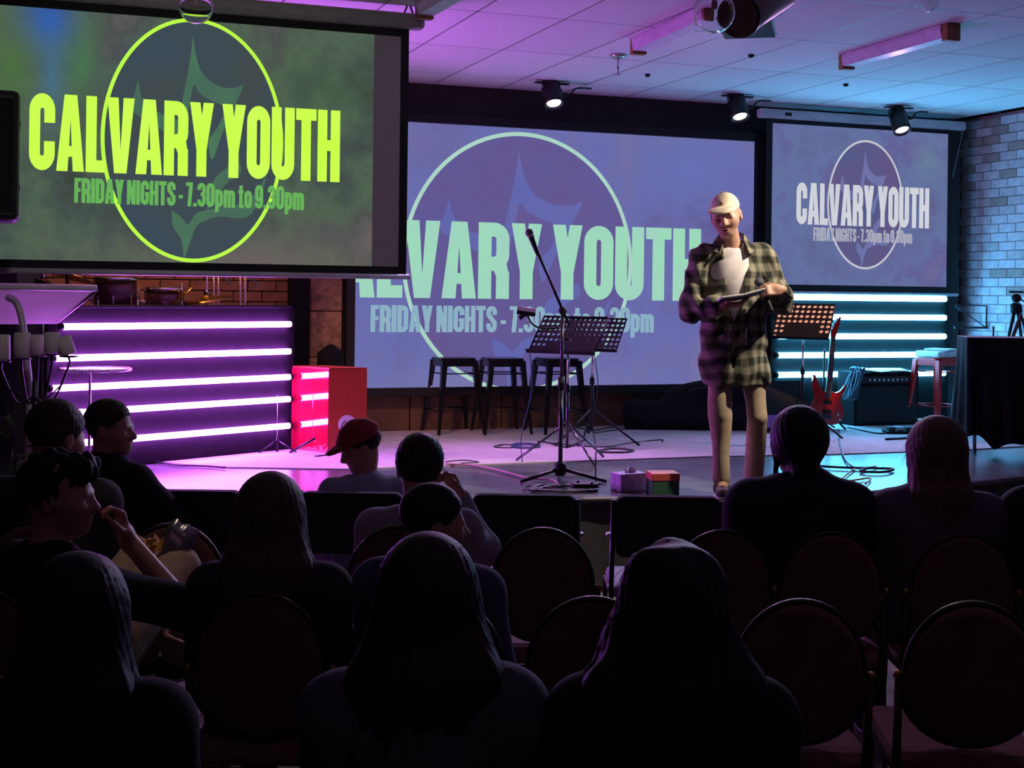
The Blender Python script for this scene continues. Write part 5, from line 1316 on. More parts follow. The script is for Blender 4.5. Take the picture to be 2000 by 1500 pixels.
        def strand_disp(amp, f):
            def g_(P):
                q = (P-hcn)@M; a = np.arctan2(q[:, 0], -q[:, 1]+.02); return amp*np.clip((np.hypot(q[:, 0], q[:, 1]+.02)-.02)/.05, 0, 1)*(np.sin(a*f+6*np.sin(q[:, 2]*14))+.6*np.sin(a*f*2.3+q[:, 2]*20))
            return g_
        if hair in ('short', 'crop'): hf = disp(cap, strand_disp(.0018*s, 30))
        elif hair == 'curly': hf = disp(U([cap, H((0, .05, .1), (.06, .045, .035))], .03*s), wrinkle(.011*s, 110, 3))
        elif hair in ('long', 'wavy'):
            Ld = o.get('hairlen', .38); sp = o.get('hairspread', .13)
            cur = [cap, H((0, -.03, .03), (.088*vol, .1*vol, .095*vol))]
            cur[1] = cut(cur[1], pl_n, pl_n@hcn+.018*s, .02*s)
            back = []
            W0 = np.array(hc); dn = np.array((0, 0, -1.)); bx_, by_ = TM[:, 0], TM[:, 1]
            for u_ in (-1, -.5, 0, .5, 1):
                a0 = xf(hc, M, np.array((u_*.055, -.045+.02*abs(u_), .0))*s); a1 = nb+bx_*u_*sp*.72*s-by_*(.085-.03*u_*u_)*s+up*.02*s
                a2 = a1+dn*(Ld-.1)*s*(1-.12*abs(u_))+bx_*u_*sp*.28*s-by_*.02*s
                back += [rc(a0, a1, .048*s, .046*s), rc(a1, a2, .046*s, .03*s)]
            for u_ in (-1, 1):
                a0 = xf(hc, M, np.array((u_*.068, .012, .035))*s); a1 = nb+bx_*u_*sp*.8*s+by_*.01*s+up*.015*s
                back += [rc(a0, a1, .026*s, .034*s)]
                if o.get('front', True): back += [rc(a1, a1+dn*.16*s+by_*.05*s+bx_*u_*.02*s, .033*s, .02*s)]
            hf = U(cur+back, .03*s); hf = disp(hf, strand_disp(.0016*s, 34))
            if hair == 'wavy': hf = disp(hf, wrinkle(.006*s, 55, 8))
        elif hair == 'tied':
            cur = [cap, H((0, -.02, .03), (.086*vol, .106*vol, .097*vol))]; cur[1] = cut(cur[1], hy_-.3*hz_, (hy_-.3*hz_)@hcn+.045*s, .02*s)
            a0 = xf(hc, M, np.array((.0, -.075, -.035))*s); a1 = nb-fwd*.06*s+up*.02*s
            hf = disp(U(cur+[rc(a0, a1, .05*s, .045*s), rc(a1, a1-up*.22*s-fwd*.02*s, .045*s, .02*s), Rr((-.07, .02, .0), (-.078, .03, -.11), .014, .008), Rr((.07, .02, 0), (.078, .03, -.11), .014, .008)], .025*s), strand_disp(.0014*s, 34))
        lo2, hi2 = np.array(hc)-.32*s, np.array(hc)+.24*s; lo2[2] -= (.35 if hair in ('long', 'wavy', 'tied') else 0)*s
        vs, F = nets(hf, lo2, hi2, o.get('hh', .0075))
        nst = o.get('strands', {'long': 420, 'wavy': 520, 'tied': 160, 'curly': 420, 'short': 260, 'crop': 60}[hair])
        e = .004; Nn = np.stack([hf(vs+np.array(v)*e)-hf(vs-np.array(v)*e) for v in np.eye(3)], 1); Nn /= np.linalg.norm(Nn, axis=1)[:, None]+1e-9
        sv, sf = strands(vs, Nn, nst, {'long': .16, 'wavy': .15, 'tied': .09, 'curly': .035, 'short': .03, 'crop': .015}[hair]*s, o.get('fly', .28 if hair in ('long', 'wavy', 'tied') else 1.0), o.get('seed', 1), 1.0 if hair in ('long', 'wavy', 'tied') else .2)
        V2 = np.concatenate([vs, sv]); F2 = np.concatenate([F, sf+len(vs)])
        obj_mesh('hair', np_mesh('hair', V2, F2, hm), root)

def seated(px, pytop, d, label, top, bottom, hair, hm, head=(0, 0, 0), lean=0.0, side=0.0, turn=0.0, arms=None, group='seated young people', **o):
    """a seated figure whose head top shows at (px, pytop) d metres ahead"""
    pt = at(px, pytop, d=d); s = pt.z/1.262*o.pop('k', 1.0); drop = pt.z-1.262*s
    rz = -YAW+turn
    root = thing('person', label, 'person', (0, 0, 0), rz, group)
    J = dict(pel=(0, 0, .54), ch=(side*.5, lean*.55, .83), nb=(side*.9, lean*.95-.005, .985), head=(side, lean+.03, 1.14),
             shL=(side*.8-.165, lean*.85-.01, .925), shR=(side*.8+.165, lean*.85-.01, .925), elL=(side*.6-.19, lean*.5+.06, .67), elR=(side*.6+.19, lean*.5+.06, .67),
             wrL=(-.1, .3, .62), wrR=(.1, .3, .62), hipL=(-.088, .03, .53), hipR=(.088, .03, .53), knL=(-.11, .44, .53), knR=(.11, .44, .53), anL=(-.11, .47, .085), anR=(.11, .47, .085))
    if arms: J.update(arms)
    J = {k_: np.array(v, float)*s for k_, v in J.items()}
    for k_ in ('anL', 'anR'): J[k_][2] = .075*s-drop
    hw_ = rotm('Z', rz) @ Vector(J['head'].tolist()); u0, _ = ray(px, pytop); tgt = W(u0*d, d, 0)
    root.location = (tgt.x-hw_.x, tgt.y-hw_.y, drop)
    for k_, v in o.pop('wj', {}).items():
        lv = rotm('Z', -rz) @ (Vector(v)-root.location); J[k_] = np.array(lv)
    o.setdefault('handL', ((.2, 1, -.15), (0, .15, 1), 1, (.35, .4, .45, .5), .4)); o.setdefault('handR', ((-.2, 1, -.15), (0, .15, 1), -1, (.35, .4, .45, .5), .4))
    o['HM'] = head_frame(*head); o['s'] = s
    make_person(root, J, top, bottom, hair, hm, o)
    return root, J, s
# ================================================================ CHAIRS
vel = mat('maroon_velvet', (.10, .028, .03), .9, noise=.25, bump=.3, bscale=150, sheen=.3)
seat_fab = mat('seat_fabric', (.26, .13, .15), .85, noise=.2, nscale=30, bump=.3, bscale=150)
brassd = mat('chair_brass', (.06, .04, .025), .45, .8)
def round_chair():
    t = thing('banquet_chair', '', 'chair', (0, 0, 0), 0, 'round backed banquet chairs')
    zc_ = .715; w_ = .19
    top = [(w_*math.sin(a)*.93, zc_+.205*math.cos(a)) for a in [PI/2*k/10 for k in range(10, -1, -1)]]
    out = [(w_*1.02, zc_-.015)]+top+[(-x, z) for x, z in top[::-1][1:]]+[(-w_*1.02, zc_-.015)]
    bot = [(-w_*.98*math.cos(a), zc_-.03-.165*math.sin(a)) for a in [PI/2*k/10 for k in range(1, 11)]]
    out += bot+[(-x, z) for x, z in bot[::-1][1:]]
    rec = lambda y, z: y-(z-.45)*.12
    mb = MB(); n = len(out); cen = (0, zc_)
    rings = []
    for sc, y in ((.80, -.026), (.95, -.022), (1.0, 0.0), (.95, .024), (.78, .034)):
        rings.append([(cen[0]+(x-cen[0])*sc, rec(-.205+y, z), cen[1]+(z-cen[1])*sc) for x, z in out])
    vs = [p for r in rings for p in r]; fs = []
    for i in range(4):
        for k in range(n): fs.append((i*n+k, i*n+(k+1) % n, (i+1)*n+(k+1) % n, (i+1)*n+k))
    fs += [tuple(range(n-1, -1, -1)), tuple(4*n+k for k in range(n))]
    mb.add(vs, fs, True); mb.build('backrest', vel, t)
    MB().tube([(x*1.02, rec(-.207, z), zc_+(z-zc_)*1.02) for x, z in out], .0085, 6, closed=True).build('back_frame', brassd, t)
    for s in (-1, 1):
        MB().tube([(s*w_*1.03, rec(-.207, zc_-.02), zc_-.01), (s*.195, -.215, .47), (s*.2, -.26, .01)], [.012, .0125, .0105], 8).build('leg', brassd, t)
        MB().tube([(s*.19, .2, .43), (s*.2, .235, .01)], [.0125, .0105], 8).build('leg', brassd, t)
        MB().sphere((s*(w_*1.03+.004), rec(-.212, zc_-.005), zc_-.0), .014, 8).build('finial', gold, t)
    MB().box((0, .0, .462), (.42, .43, .075), bev=.032).build('seat', seat_fab, t)
    MB().tube([(-.19, -.2, .42), (.19, -.2, .42), (.19, .2, .42), (-.19, .2, .42)], .011, 6, closed=True).build('seat_frame', brassd, t)
    return t
def black_chair():
    t = thing('conference_chair', '', 'chair', (0, 0, 0), 0, 'square backed black chairs')
    bk = MB(); o_ = rrect(.45, .27, .035); bk.prism(o_, -.03, .03, rotm('X', 0)); bk.v = [(x, y-.22-(z+.135)*.12, z+.745) for x, y, z in bk.v]; bk.build('backrest', mat('chair_black_fabric', (.016, .015, .02), .9, bump=.3, bscale=200), t)
    MB().box((0, .0, .45), (.47, .45, .06), bev=.025).build('seat', mat('chair_seat_as_lit', (.30, .31, .36), .7), t)  # grey seat colour stands in for stage light grazing the cushion
    for s in (-1, 1):
        MB().tube([(s*.235, -.25, .86), (s*.24, -.215, .46), (s*.235, -.25, .01)], .0115, 8).build('leg', black_metal, t)
        MB().tube([(s*.235, -.2, .43), (s*.235, .2, .43), (s*.235, .235, .01)], .0115, 8).build('leg', black_metal, t)
        MB().box((s*.25, -.2, .70), (.03, .05, .016), bev=.006).build('linking_lug', chrome, t)
    MB().tube([(-.235, .18, .415), (.235, .18, .415)], .01, 6).build('cross_bar', black_metal, t)
    return t
c0_ = round_chair(); c1_ = black_chair(); used = {}
def place(proto, px, dback, label, turn=0):
    u, _ = ray(px, 1000); d = dback+.215; loc = W(u*d, d, 0)
    if proto.name not in used:
        used[proto.name] = 1; proto.location = loc; proto.rotation_euler = (0, 0, -YAW+turn); proto['label'] = label; return proto
    return dup(proto, loc, -YAW+turn, label)
for px, l, tn in ((395, 'black square backed front row chair beside the boy in black', 0), (699, 'black square backed front row chair in front of the boy in the red cap', 0), (1022, 'empty black square backed front row chair right of the boy with parted hair', 0), (1291, 'empty black square backed front row chair below the tissue box', 0), (1560, 'black square backed front row chair hidden by the girl with tied dark hair', 0), (175, 'black square backed front row chair at the left under the boy in black', 0)):
    place(c1_, px, 5.9, l, rad(tn))
for px, l, tn in ((372, 'round backed maroon chair beyond the knees in the second row', 0), (790, 'round backed maroon chair of the boy with parted hair', 0), (1058, 'empty round backed maroon chair in the middle of the second row', 0), (1376, 'round backed maroon chair second from the middle, beside the girl in the dark hoodie', 6), (1593, 'round backed maroon chair of the girl in the dark hoodie', 0), (1838, 'round backed maroon chair of the girl with long fair hair', 0), (2050, 'round backed maroon chair of the person at the right edge', 0), (112, 'round backed maroon chair in the second row at the far left', 0)):
    place(c0_, px, 4.8, l, rad(tn))
for px, l, tn in ((30, 'round backed maroon chair of the curly haired boy', 0), (541, 'round backed maroon chair of the girl with long hair shining violet', 0), (866, 'round backed maroon chair hidden behind the girl with the straight brown hair', 0), (1150, 'round backed maroon chair half hidden by the girl with wavy black hair', 0), (1530, 'empty round backed maroon chair left of the last one in the third row', 0), (1860, 'empty round backed maroon chair nearest to the right corner', -5)):
    place(c0_, px, 3.73, l, rad(tn))

# ================================================================ PEOPLE IN THE AUDIENCE
def cl_(name, c, **k): return mat(name, c, .9, noise=.15, nscale=20, bump=.06, bscale=220, spec=.2, **k)
jb = cl_('jersey_black', (.012, .012, .015)); navy = cl_('hoodie_navy', (.014, .015, .03)); grey_j = cl_('jersey_grey', (.30, .27, .31)); denim = cl_('denim_dark', (.03, .035, .06)); mauve = cl_('jumper_mauve', (.12, .09, .13)); beige = cl_('chinos_beige', (.42, .32, .24)); lilac = cl_('shirt_lilac', (.2, .17, .27)); char_ = cl_('jersey_charcoal', (.04, .038, .045)); blue_j = cl_('jacket_blue', (.06, .07, .12)); vest = cl_('vest_grey', (.34, .36, .40))
hb = hair_mat('dark_brown', (.022, .013, .010)); hk = hair_mat('black', (.008, .007, .008)); hl = hair_mat('light_brown', (.10, .06, .04)); hf_ = hair_mat('fair', (.13, .075, .05)); hs2 = hair_mat('short_brown', (.045, .026, .018))
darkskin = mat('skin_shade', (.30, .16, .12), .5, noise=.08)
def benchseat(root, s, label):
    l = root.location
    t = thing('bench_stool', label, 'stool', (l.x, l.y, 0), root.rotation_euler.z)
    MB().box((0, .1, .40), (.4, .42, .05), bev=.02).build('seat', black_cloth, t)
    for sx in (-1, 1):
        for sy in (-.06, .26): MB().cyl((sx*.16, sy, 0), (sx*.17, sy, .38), .014, n=8).build('leg', black_metal, t)
# row 1
seated(112, 788, 5.0, 'boy with short brown hair beside the boy in black, head bent to the right', char_, denim, 'short', hs2, head=(rad(-35), rad(-14), 0), lean=.06, seed=11, hairvol=1.04)
seated(217, 784, 5.85, 'boy in a black jersey in profile watching the stage from the front row', jb, denim, 'short', hs2, head=(rad(-80), rad(-4), 0), lean=.02, turn=rad(-20), seed=12, bulk=.008, arms=dict(elR=(.30, .12, .72), wrR=(.42, .36, .66)), handR=((.3, 1, -.1), (0, .15, 1), -1, (.35, .4, .45, .5), .4))
rt_, Jr, sr = seated(705, 826, 6.15, 'boy in a red knitted cap with a brim looking down to the left', vest, denim, 'short', hs2, head=(rad(78), rad(-26), 0), lean=.05, turn=rad(30), seed=13, sleeve='short')
# red cap of that boy
HMr = head_frame(rad(78), rad(-26), 0); hcr = Jr['head']
Hc = lambda p, r: el(xf(hcr, HMr, np.array(p)*sr), np.array(r)*sr, HMr)
hzr = HMr[:, 2]; capf = cut(Hc((0, -.012, .045), (.094, .116, .098)), -hzr, -(hzr@hcr)-.035*sr, .008)
brim = sub(Hc((0, .10, .045), (.075, .078, .016)), Hc((0, .085, .025), (.068, .088, .022)), .006)
capm = cl_('cap_red_knit', (.34, .045, .05))
capo = solid('cap', disp(U([capf, brim], .012), wrinkle(.002, 160, 4)), np.array(hcr)-.26, np.array(hcr)+.28, .007, capm, rt_)
# row 2
seated(820, 856, 4.95, 'boy with dark parted hair in a grey top, hand raised to his cheek', grey_j, denim, 'short', hb, head=(rad(-8), rad(-12), rad(3)), lean=.09, seed=14, hairvol=1.1, side=.0, arms=dict(elR=(.24, .25, .82), wrR=(.15, .2, 1.03)), handR=((-.5, -.1, 1), (.6, .6, .2), -1, (.9, .9, .9, .9), .6))
seated(1560, 806, 5.0, 'girl with dark hair tied low and a bulky dark hooded top', navy, denim, 'tied', hk, head=(rad(6), rad(-8), 0), seed=15, bulk=.034, hood=True, hairvol=1.12, lean=.02)
seated(1826, 824, 5.0, 'girl with long fair straight hair and a dull mauve jumper', mauve, denim, 'long', hf_, head=(rad(12), rad(-6), 0), seed=16, bulk=.022, hairlen=.34, hairspread=.085, front=True, hairvol=1.1)
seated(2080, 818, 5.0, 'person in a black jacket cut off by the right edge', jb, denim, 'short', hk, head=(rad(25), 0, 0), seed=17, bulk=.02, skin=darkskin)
# row 3
seated(118, 890, 3.95, 'curly haired boy resting his chin on his fist, turned to the right', jb, beige, 'curly', hk, head=(rad(-48), rad(-6), 0), turn=rad(-42), lean=.02, seed=18, k=1.0, skin=skin,
       arms=dict(elR=(.22, .34, .80), wrR=(.06, .24, 1.0), elL=(-.2, .2, .68), wrL=(.0, .36, .70)), sleeve='short', handR=((-.15, -.25, 1), (.3, 1, .2), -1, (1.0, 1.0, 1.0, 1.0), .8),
       wj=dict(knL=at(272, 1098, d=4.42), knR=at(348, 1112, d=4.36), anL=W(ray(290, 1000)[0]*4.66, 4.60, .50), anR=W(ray(362, 1000)[0]*4.62, 4.58, .50)), hipw=1)
seated(532, 936, 3.95, 'girl with long brown hair edged with violet light, left of the middle', char_, denim, 'long', hl, head=(rad(-10), rad(-4), 0), seed=19, bulk=.014, hairlen=.42, hairspread=.125, hairvol=1.12, strands=600)
seated(850, 950, 4.05, 'boy with short cropped hair turning his lit face to the right', blue_j, denim, 'crop', hb, head=(rad(-62), rad(-8), rad(2)), turn=rad(-14), seed=20, bulk=.022, hairvol=1.0, side=.02)
# row 4, nearest
for a_ in ((160, 1098, 2.72, 'nearest girl at the left with smooth black hair', jb, 'long', hk, dict(head=(rad(-15), 0, 0), seed=21, hairlen=.46, hairspread=.12, hairvol=1.12, bulk=.02)),
           (838, 1062, 2.75, 'nearest girl in the middle with straight brown hair edged violet', mat('blue_grey_top', (.07, .075, .12), .9, bump=.3), 'long', hb, dict(head=(rad(-4), 0, 0), seed=22, hairlen=.5, hairspread=.15, hairvol=1.14, strands=900, bulk=.018)),
           (1312, 1082, 2.7, 'nearest girl at the right with thick wavy black hair', jb, 'wavy', hk, dict(head=(rad(4), 0, 0), seed=24, hairlen=.52, hairspread=.19, hairvol=1.18, strands=900, bulk=.02))):
    r_, J_, s_ = seated(*a_[:4], a_[4], denim, a_[5], a_[6], **a_[7])
    benchseat(r_, s_, {'n': 'low black stool under the ' + a_[3]}['n'])

# chips packet on the knees
pk = at(300, 1078, d=4.35); t = thing('chip_packet', 'open foil packet held between the knees of the curly haired boy', 'packet', pk, -YAW)
fo = mat('foil_packet', (.35, .37, .4), .25, .8, noise=.4, nscale=20)
mb = MB(); n1, n2 = 9, 11; vs = []; fs = []
Mf = rotm('Y', rad(24))
for sgn in (1, -1):
    for i in range(n1):
        for j_ in range(n2):
            a, b = i/(n1-1)*2-1, j_/(n2-1)*2-1
            th_ = .042*max(0, 1-abs(a)**3)**.6*max(0, 1-abs(b)**4)**.5+.004*math.sin(9*a+5*b)*(1-abs(b))
            vs.append(Mf @ Vector((.05*a*(1+.12*math.sin(4*b)), sgn*th_, .085*b+.006*math.sin(7*a)))+Vector((.065, .02, .01)))
for sgn in (0, 1):
    for i in range(n1-1):
        for j_ in range(n2-1):
            q_ = sgn*n1*n2+i*n2+j_; f_ = (q_, q_+n2, q_+n2+1, q_+1); fs.append(f_ if sgn else f_[::-1])
mb.add(vs, fs, True); mb.build('pouch', fo, t)
cm_ = mat('corn_chip', (.62, .33, .08), .6, noise=.2)
for k in range(9):
    M = Matrix.Rotation(k*2.1, 3, 'Z') @ Matrix.Rotation(.6*math.sin(k*1.7), 3, 'X') @ Matrix.Rotation(.5*k, 3, 'Y'); cb3 = MB(); cb3.prism([(-.024, -.015), (.024, -.015), (0, .03)], -.002, .002, M)
    c_ = cb3.build('corn_chip', cm_, t, (-.035+.014*(k % 5), -.01+.012*(k//3), .015+.008*(k % 3)))

# gig bag behind the speaker
gpd = depth(gp); t = thing('gig_bag', 'black padded guitar bag lying on the carpet behind the speaker', 'bag', gp, -YAW)
k_ = gpd/FPX
gx0, gx1 = (1218-1310)*k_, (1518-1310)*k_
gf = U([rc((gx0+.12, .12, .13), (gx1-.1, .12, .12), .13, .12), rc((gx0+.5, .2, .24), (gx0+.95, .22, .33), .14, .16), rc((gx0+.07, .02, .06), (gx1-.05, .02, .06), .07, .06)], .08)
gf = cut(disp(gf, wrinkle(.007, 25, 6)), (0, 0, -1), -.004)
solid('bag_body', gf, (gx0-.2, -.2, -.05), (gx1+.2, .5, .62), .014, black_cloth, t)
MB().tube(spline([(gx0+.55, .02, .28), (gx0+.6, -.03, .36), (gx0+.75, -.03, .38), (gx0+.82, .04, .36)], 5), .012, 6).build('handle', black, t)
# black bag on top of the crate area
bp_ = at(644, 722, Y=10.55); t = thing('black_bag', 'black fuzzy bag perched behind the red box against the stone pier', 'bag', (bp_.x, bp_.y, STZ))
zb_ = bp_.z-STZ
solid('bag_body', cut(disp(U([el((0, 0, zb_+.08), (.1, .08, .11)), rc((0, 0, .1), (0, 0, zb_), .08, .085)], .06), wrinkle(.012, 70, 9)), (0, 0, -1), -.003), (-.2, -.2, -.03), (.2, .2, zb_+.26), .012, black_cloth, t)
# cable hank hung over the corner of the amplifier
jp = am.location; t = thing('cable_hank', 'hank of cable hung over the left top corner of the guitar amplifier', 'cable', (jp.x-aw/2, jp.y-.08, STZ))
cm2 = mat('cable_black_as_lit', (.07, .13, .17), .5)  # black cable, with the blue light on it put into its colour
for k in range(16):
    r0 = random.uniform(.10, .15); ox_, oy_ = random.uniform(-.05, .03), random.uniform(-.10, .02); sw = random.uniform(-.03, .03); pts = []
    for i in range(14):
        a = 2*PI*i/14; pts.append((ox_+sw*math.sin(a)-.02+.045*math.cos(a), oy_-.045+.02*math.sin(a*2+k), .505-r0*1.05+r0*1.25*math.cos(a+.0)*1.0 if False else .40+r0*math.cos(a)))
    MB().tube(spline(pts+[pts[0]], 2)[:-1], .0075, 6, closed=True).build('loop', cm2, t)
MB().tube(spline([(-.05, -.06, .53), (.02, -.02, .545), (.1, .0, .53), (.14, .05, .515)], 4), .011, 6).build('cable_end', cm2, t)

# ================================================================ THE SPEAKER
SD = 7.95; k1 = SD/FPX
def V(px, py, t_=0): return ((1430-px)*k1*(1-t_/SD), t_, (968-py)*k1+(t_/SD)*(py-577)*k1*1.0)   # viewer pixel -> own space, facing +Y towards the hall
spk = thing('person', 'young man in an open plaid shirt and cream cap speaking on the stage', 'person', SPK, PI-YAW)
fl = .0
J = dict(pel=(-.02, 0, .93), ch=(.0, .02, 1.25), nb=V(1428, 474, .0), head=V(1411, 420, .09),
         shL=V(1486, 496, -.02), shR=V(1368, 503, .0), elL=V(1521, 585, .03), elR=V(1350, 604, .02), wrL=V(1511, 563, .23), wrR=V(1396, 596, .27),
         hipL=(-.10, .0, .90), hipR=(.07, .0, .90), knL=(-.15, .03, .48), knR=(.07, .05, .48), anL=(-.16, -.12, .085), anR=(.055, .06, .085))
J = {k_: np.array(v, float) for k_, v in J.items()}; J['toe'] = np.array((0.02, .14, -.05))
Ms = head_frame(rad(-15), rad(-16), rad(8))
plaid = plaid_mat('plaid_flannel', (.018, .020, .014), (.26, .24, .17), 13)
tee = cl_('tee_white', (.66, .60, .57)); pants = cl_('cord_beige', (.40, .30, .20))
def opencut(f):
    """the shirt hangs open down the front"""
    def g(P):
        d = f(P); x, y, z = P[:, 0], P[:, 1], P[:, 2]
        half = .052+.02*np.clip((1.42-z)/.4, 0, 1)-.075*np.clip((1.17-z)/.14, 0, 1)+.012*np.sin(z*9)
        cx_ = .005+.02*np.clip(1.2-z, 0, 1)
        w_ = np.maximum(np.abs(x-cx_)-half, .03-y)
        return -smin(-d, w_, .008)
    return g
make_person(spk, J, tee, pants, None, None, dict(HM=Ms, h=.009, hb=.0062, s=1.0, bulk=-.012, sleeve='short', hs=1.06, legg=.013, lk=.84, ankle=.044, wr=.009, seed=31, topname='tee_shirt', shoe=mat('shoe_brown', (.05, .035, .025), .7), sole=mat('sole_white', (.7, .68, .64), .5),
    handR=((-.75, .25, .1), (-.15, .2, -1), -1, (.25, .25, .3, .35), .35), handL=((.93, .28, -.06), (-.1, .85, .45), 1, (.75, .8, .85, .9), .9)))
# overshirt with rolled sleeves, long hem
nbv = J['nb']; tf_ = [el((0.0, .0, 1.22), (.205, .138, .22)), el((-.012, .0, 1.0), (.195, .138, .27)), el((-.02, .0, .74), (.208, .145, .30))]
for S_ in 'LR': tf_.append(rc(nbv-np.array((0, 0, .045)), J['sh'+S_]+np.array((0, 0, -.018)), .072, .074))
slv = []
for S_ in 'LR':
    e_, w_, h_ = J['el'+S_], J['wr'+S_], J['sh'+S_]
    slv += [rc(h_, e_, .072, .080), rc(e_, e_+(w_-e_)*.7, .078, .056), rc(e_+(w_-e_)*.6, e_+(w_-e_)*.8, .060, .058)]
of = cut(U([U(tf_, .07), U(slv, .03)], .04), (0, 0, -1), -.655, .006)
of = disp(of, lambda P: .0075*np.sin(P[:, 2]*34+5*np.sin(P[:, 0]*13)+P[:, 1]*20)+.006*np.sin(P[:, 0]*42+P[:, 2]*11))
of = sub(of, rc(nbv+np.array((0, .02, -.02)), nbv+np.array((0, .05, .2)), .07, .1), .01)
solid('plaid_shirt', opencut(of), (-.45, -.3, .6), (.45, .5, 1.6), .0085, plaid, spk)
# collar flaps
for s_ in (-1, 1):
    mb = MB(); c = nbv
    pts = [(.05*s_, -.05, .06), (.07*s_, -.005, .05), (.058*s_, .065, .0), (.085*s_, .108, -.07), (.118*s_, .075, -.055), (.108*s_, -.0, -.004), (.07*s_, -.075, .02)]
    lo_ = [Vector((c[0]+x, c[1]+y, c[2]+z)) for x, y, z in pts]; up_ = [v+Vector((s_*.004, .006, .008)) for v in lo_]
    n = len(pts); mb.add(lo_+up_, [tuple(range(n)), tuple(range(2*n-1, n-1, -1))]+[(i, (i+1) % n, n+(i+1) % n, n+i) for i in range(n)]); mb.build('collar', plaid, spk)
# cap, face details
hc = J['head']; HF = lambda p: Vector(xf(hc, Ms, np.array(p)*1.06).tolist()); Hh = lambda p, r: el(xf(hc, Ms, p), r, Ms)
hz = Ms[:, 2]; creamm = cl_('cap_cream', (.72, .60, .42))
crown = cut(Hh((0, -.014, .048), (.086, .107, .088)), -hz, -(hz@hc)-.040, .006)
capo = solid('cap', crown, hc-.2, hc+.22, .006, creamm, spk)
vis = cut(sub(Hh((0, .108, .058), (.086, .102, .022)), Hh((0, .098, .045), (.084, .107, .021)), .004), -Ms[:, 1], -(Ms[:, 1]@hc)-.045, .004)
solid('visor', vis, hc-.25, hc+.28, .005, creamm, capo)
MB().sphere(HF((0, -.014, .130)), .008, 8).build('button', creamm, capo)
bd = MB(); bd.sphere(HF((.004, .081, .087)), (.012, .005, .012), 10, Matrix(Ms.tolist())); bd.build('badge', mat('badge_brown', (.25, .14, .06), .6), capo)
hh_ = hair_mat('side', (.12, .07, .035))
hf2 = cut(cut(Hh((0, -.02, .025), (.081, .102, .085)), Ms[:, 1]-.25*hz, (Ms[:, 1]-.25*hz)@hc+.012, .006), -hz, -(hz@hc)+.065, .01)
solid('hair', disp(hf2, wrinkle(.002, 150, 3)), hc-.2, hc+.2, .006, hh_, spk)
eye_m = mat('eye_white', (.6, .58, .56), .2); iris_m = mat('iris_brown', (.03, .015, .01), .15)
for x in (-.03, .03):
    e = MB(); e.sphere(HF((x, .0755, .003)), .0112, 12); eo = e.build('eye', eye_m, spk)
    MB().sphere(HF((x, .0835, -.001)), .0046, 8).build('iris', iris_m, eo)
    MB().tube([HF((x-.018, .090, .021)), HF((x, .0935, .025)), HF((x+.018, .089, .020))], [.0015, .0028, .0015], 6).build('eyebrow', hh_, spk)
MB().tube([HF((-.02, .097, -.058)), HF((-.008, .1035, -.0545)), HF((0, .104, -.056)), HF((.008, .1035, -.0545)), HF((.02, .097, -.058))], [.002, .004, .003, .004, .002], 6).build('lips', mat('lip', (.42, .16, .13), .5), spk)
MB().sphere(HF((.002, .0955, -.0625)), (.016, .008, .0075), 12, Matrix(Ms.tolist())).build('mouth', mat('mouth_dark', (.05, .012, .012), .5), spk)
MB().tube([HF((-.018, .096, -.066)), HF((0, .102, -.0715)), HF((.019, .096, -.066))], [.002, .0042, .002], 6).build('lips', mat('lip', (.42, .16, .13), .5), spk)
# pendant hanging at the belt
MB().tube([(-.06, .155, 1.0), (-.055, .165, .93), (-.06, .165, .90)], .005, 6).build('key_clip', chrome, spk)
# ---- open book on his right hand
bk_c = Vector(V(1427, 580, .37)); bw_ = rotm('Z', PI-YAW); bkw = bw_ @ bk_c+SPK
book = thing('book', 'open dark covered book resting on the speaker\'s hand', 'book', bkw, PI-YAW)
pg = mat('page_white', (.78, .76, .72), .8); cv = mat('book_cover', (.02, .025, .04), .5)
for s_, tl2, w2 in ((1, rad(8), .125), (-1, rad(16), .125)):
    M = rotm('X', rad(7)) @ rotm('Y', tl2)
    MB().box(M @ Vector((s_*w2/2, 0, .008)), (w2, .19, .012), M, bev=.003).build('pages', pg, book)
    MB().box(M @ Vector((s_*w2/2, 0, -.001)), (w2+.008, .2, .004), M).build('cover', cv, book)
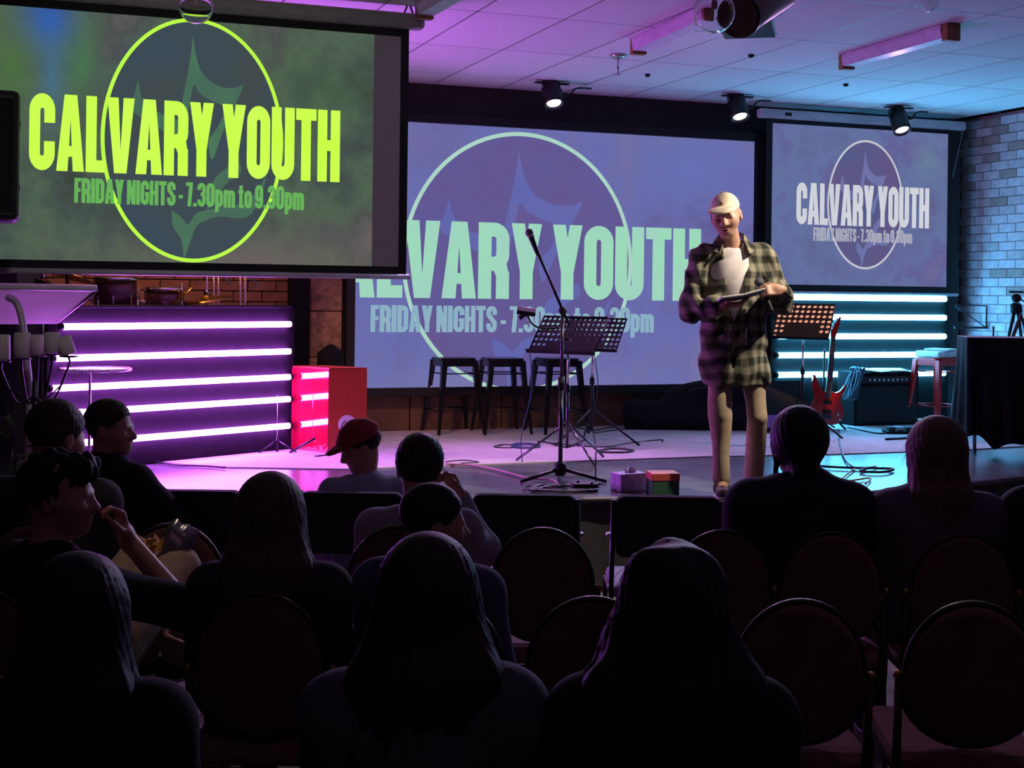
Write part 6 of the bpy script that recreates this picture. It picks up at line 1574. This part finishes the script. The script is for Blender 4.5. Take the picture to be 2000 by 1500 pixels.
# ---- hand microphone in his left hand
h_l = Vector(V(1490, 556, .31)); hdv = np.array((.93, .28, -.06)); hdv /= np.linalg.norm(hdv); hbk = np.array((-.1, .85, .45)); hbk -= hdv*(hdv@hbk); hbk /= np.linalg.norm(hbk)
mc_ = J['wrL']+hdv*.088-hbk*.034; max_ = np.cross(hdv, hbk); max_ *= np.sign(max_[2]); max_ = max_+np.array((.12, 0, 0)); max_ /= np.linalg.norm(max_)
m0 = bw_ @ Vector((mc_+max_*.075).tolist())+SPK; m1 = bw_ @ Vector((mc_-max_*.13).tolist())+SPK
hm_ = thing('handheld_microphone', 'black hand microphone held low in the speaker\'s left hand', 'microphone', m0)
dmm = (m0-m1); Lm = dmm.length; Mq = dmm.normalized().to_track_quat('Z', 'Y').to_matrix()
MB().lathe([(.011, -Lm), (.012, -Lm+.02), (.017, -.04), (.019, -.03)], 14, Mq).build('handle', black, hm_)
MB().sphere((0, 0, 0), .029, 14).build('grille', mat('mic_grille', (.1, .1, .11), .5, .6), hm_)

# leafy plant at the left edge of the front row
p = W(ray(8, 900)[0]*6.3, 6.3, 0); t = thing('potted_plant', 'leafy pot plant at the left edge beside the front row', 'plant', p)
MB().lathe([(.001, 0), (.11, 0), (.15, .3), (.135, .3), (.13, .26), (.001, .26)], 20).build('pot', mat('pot_clay', (.09, .05, .04), .8), t)
lf = mat('leaf_green', (.075, .085, .05), .5, noise=.35, nscale=30); r9 = random.Random(4)
for k in range(5): MB().tube(spline([(0, 0, .25), (.04*math.cos(k*1.3), .04*math.sin(k*1.3), .6), (.12*math.cos(k*1.3), .12*math.sin(k*1.3), .98)], 5), .007, 6).build('stem', mat('stem_brown', (.06, .045, .03), .8), t)
lm = MB(); o8 = [(0, 0), (.028, .03), (.036, .07), (.022, .115), (0, .15), (-.022, .115), (-.036, .07), (-.028, .03)]
lm.add([(x, y, .25*abs(x)-1.2*y*y) for x, y in o8]+[(0, .03, -.001), (0, .075, -.007), (0, .115, -.016)], [(0, 1, 8), (0, 8, 7), (1, 2, 9, 8), (7, 8, 9, 6), (2, 3, 10, 9), (6, 9, 10, 5), (3, 4, 10), (10, 4, 5)], True)
lme = lm.mesh('leaf', lf)
for k in range(54):
    a, z = r9.uniform(0, 2*PI), r9.uniform(.62, 1.1); q = r9.uniform(.02, .14)
    part('leaf', lme, t, (q*math.cos(a), q*math.sin(a), z), (r9.uniform(-.3, .9), r9.uniform(-.4, .4), a-PI/2)).scale = (r9.uniform(.8, 1.3),)*3
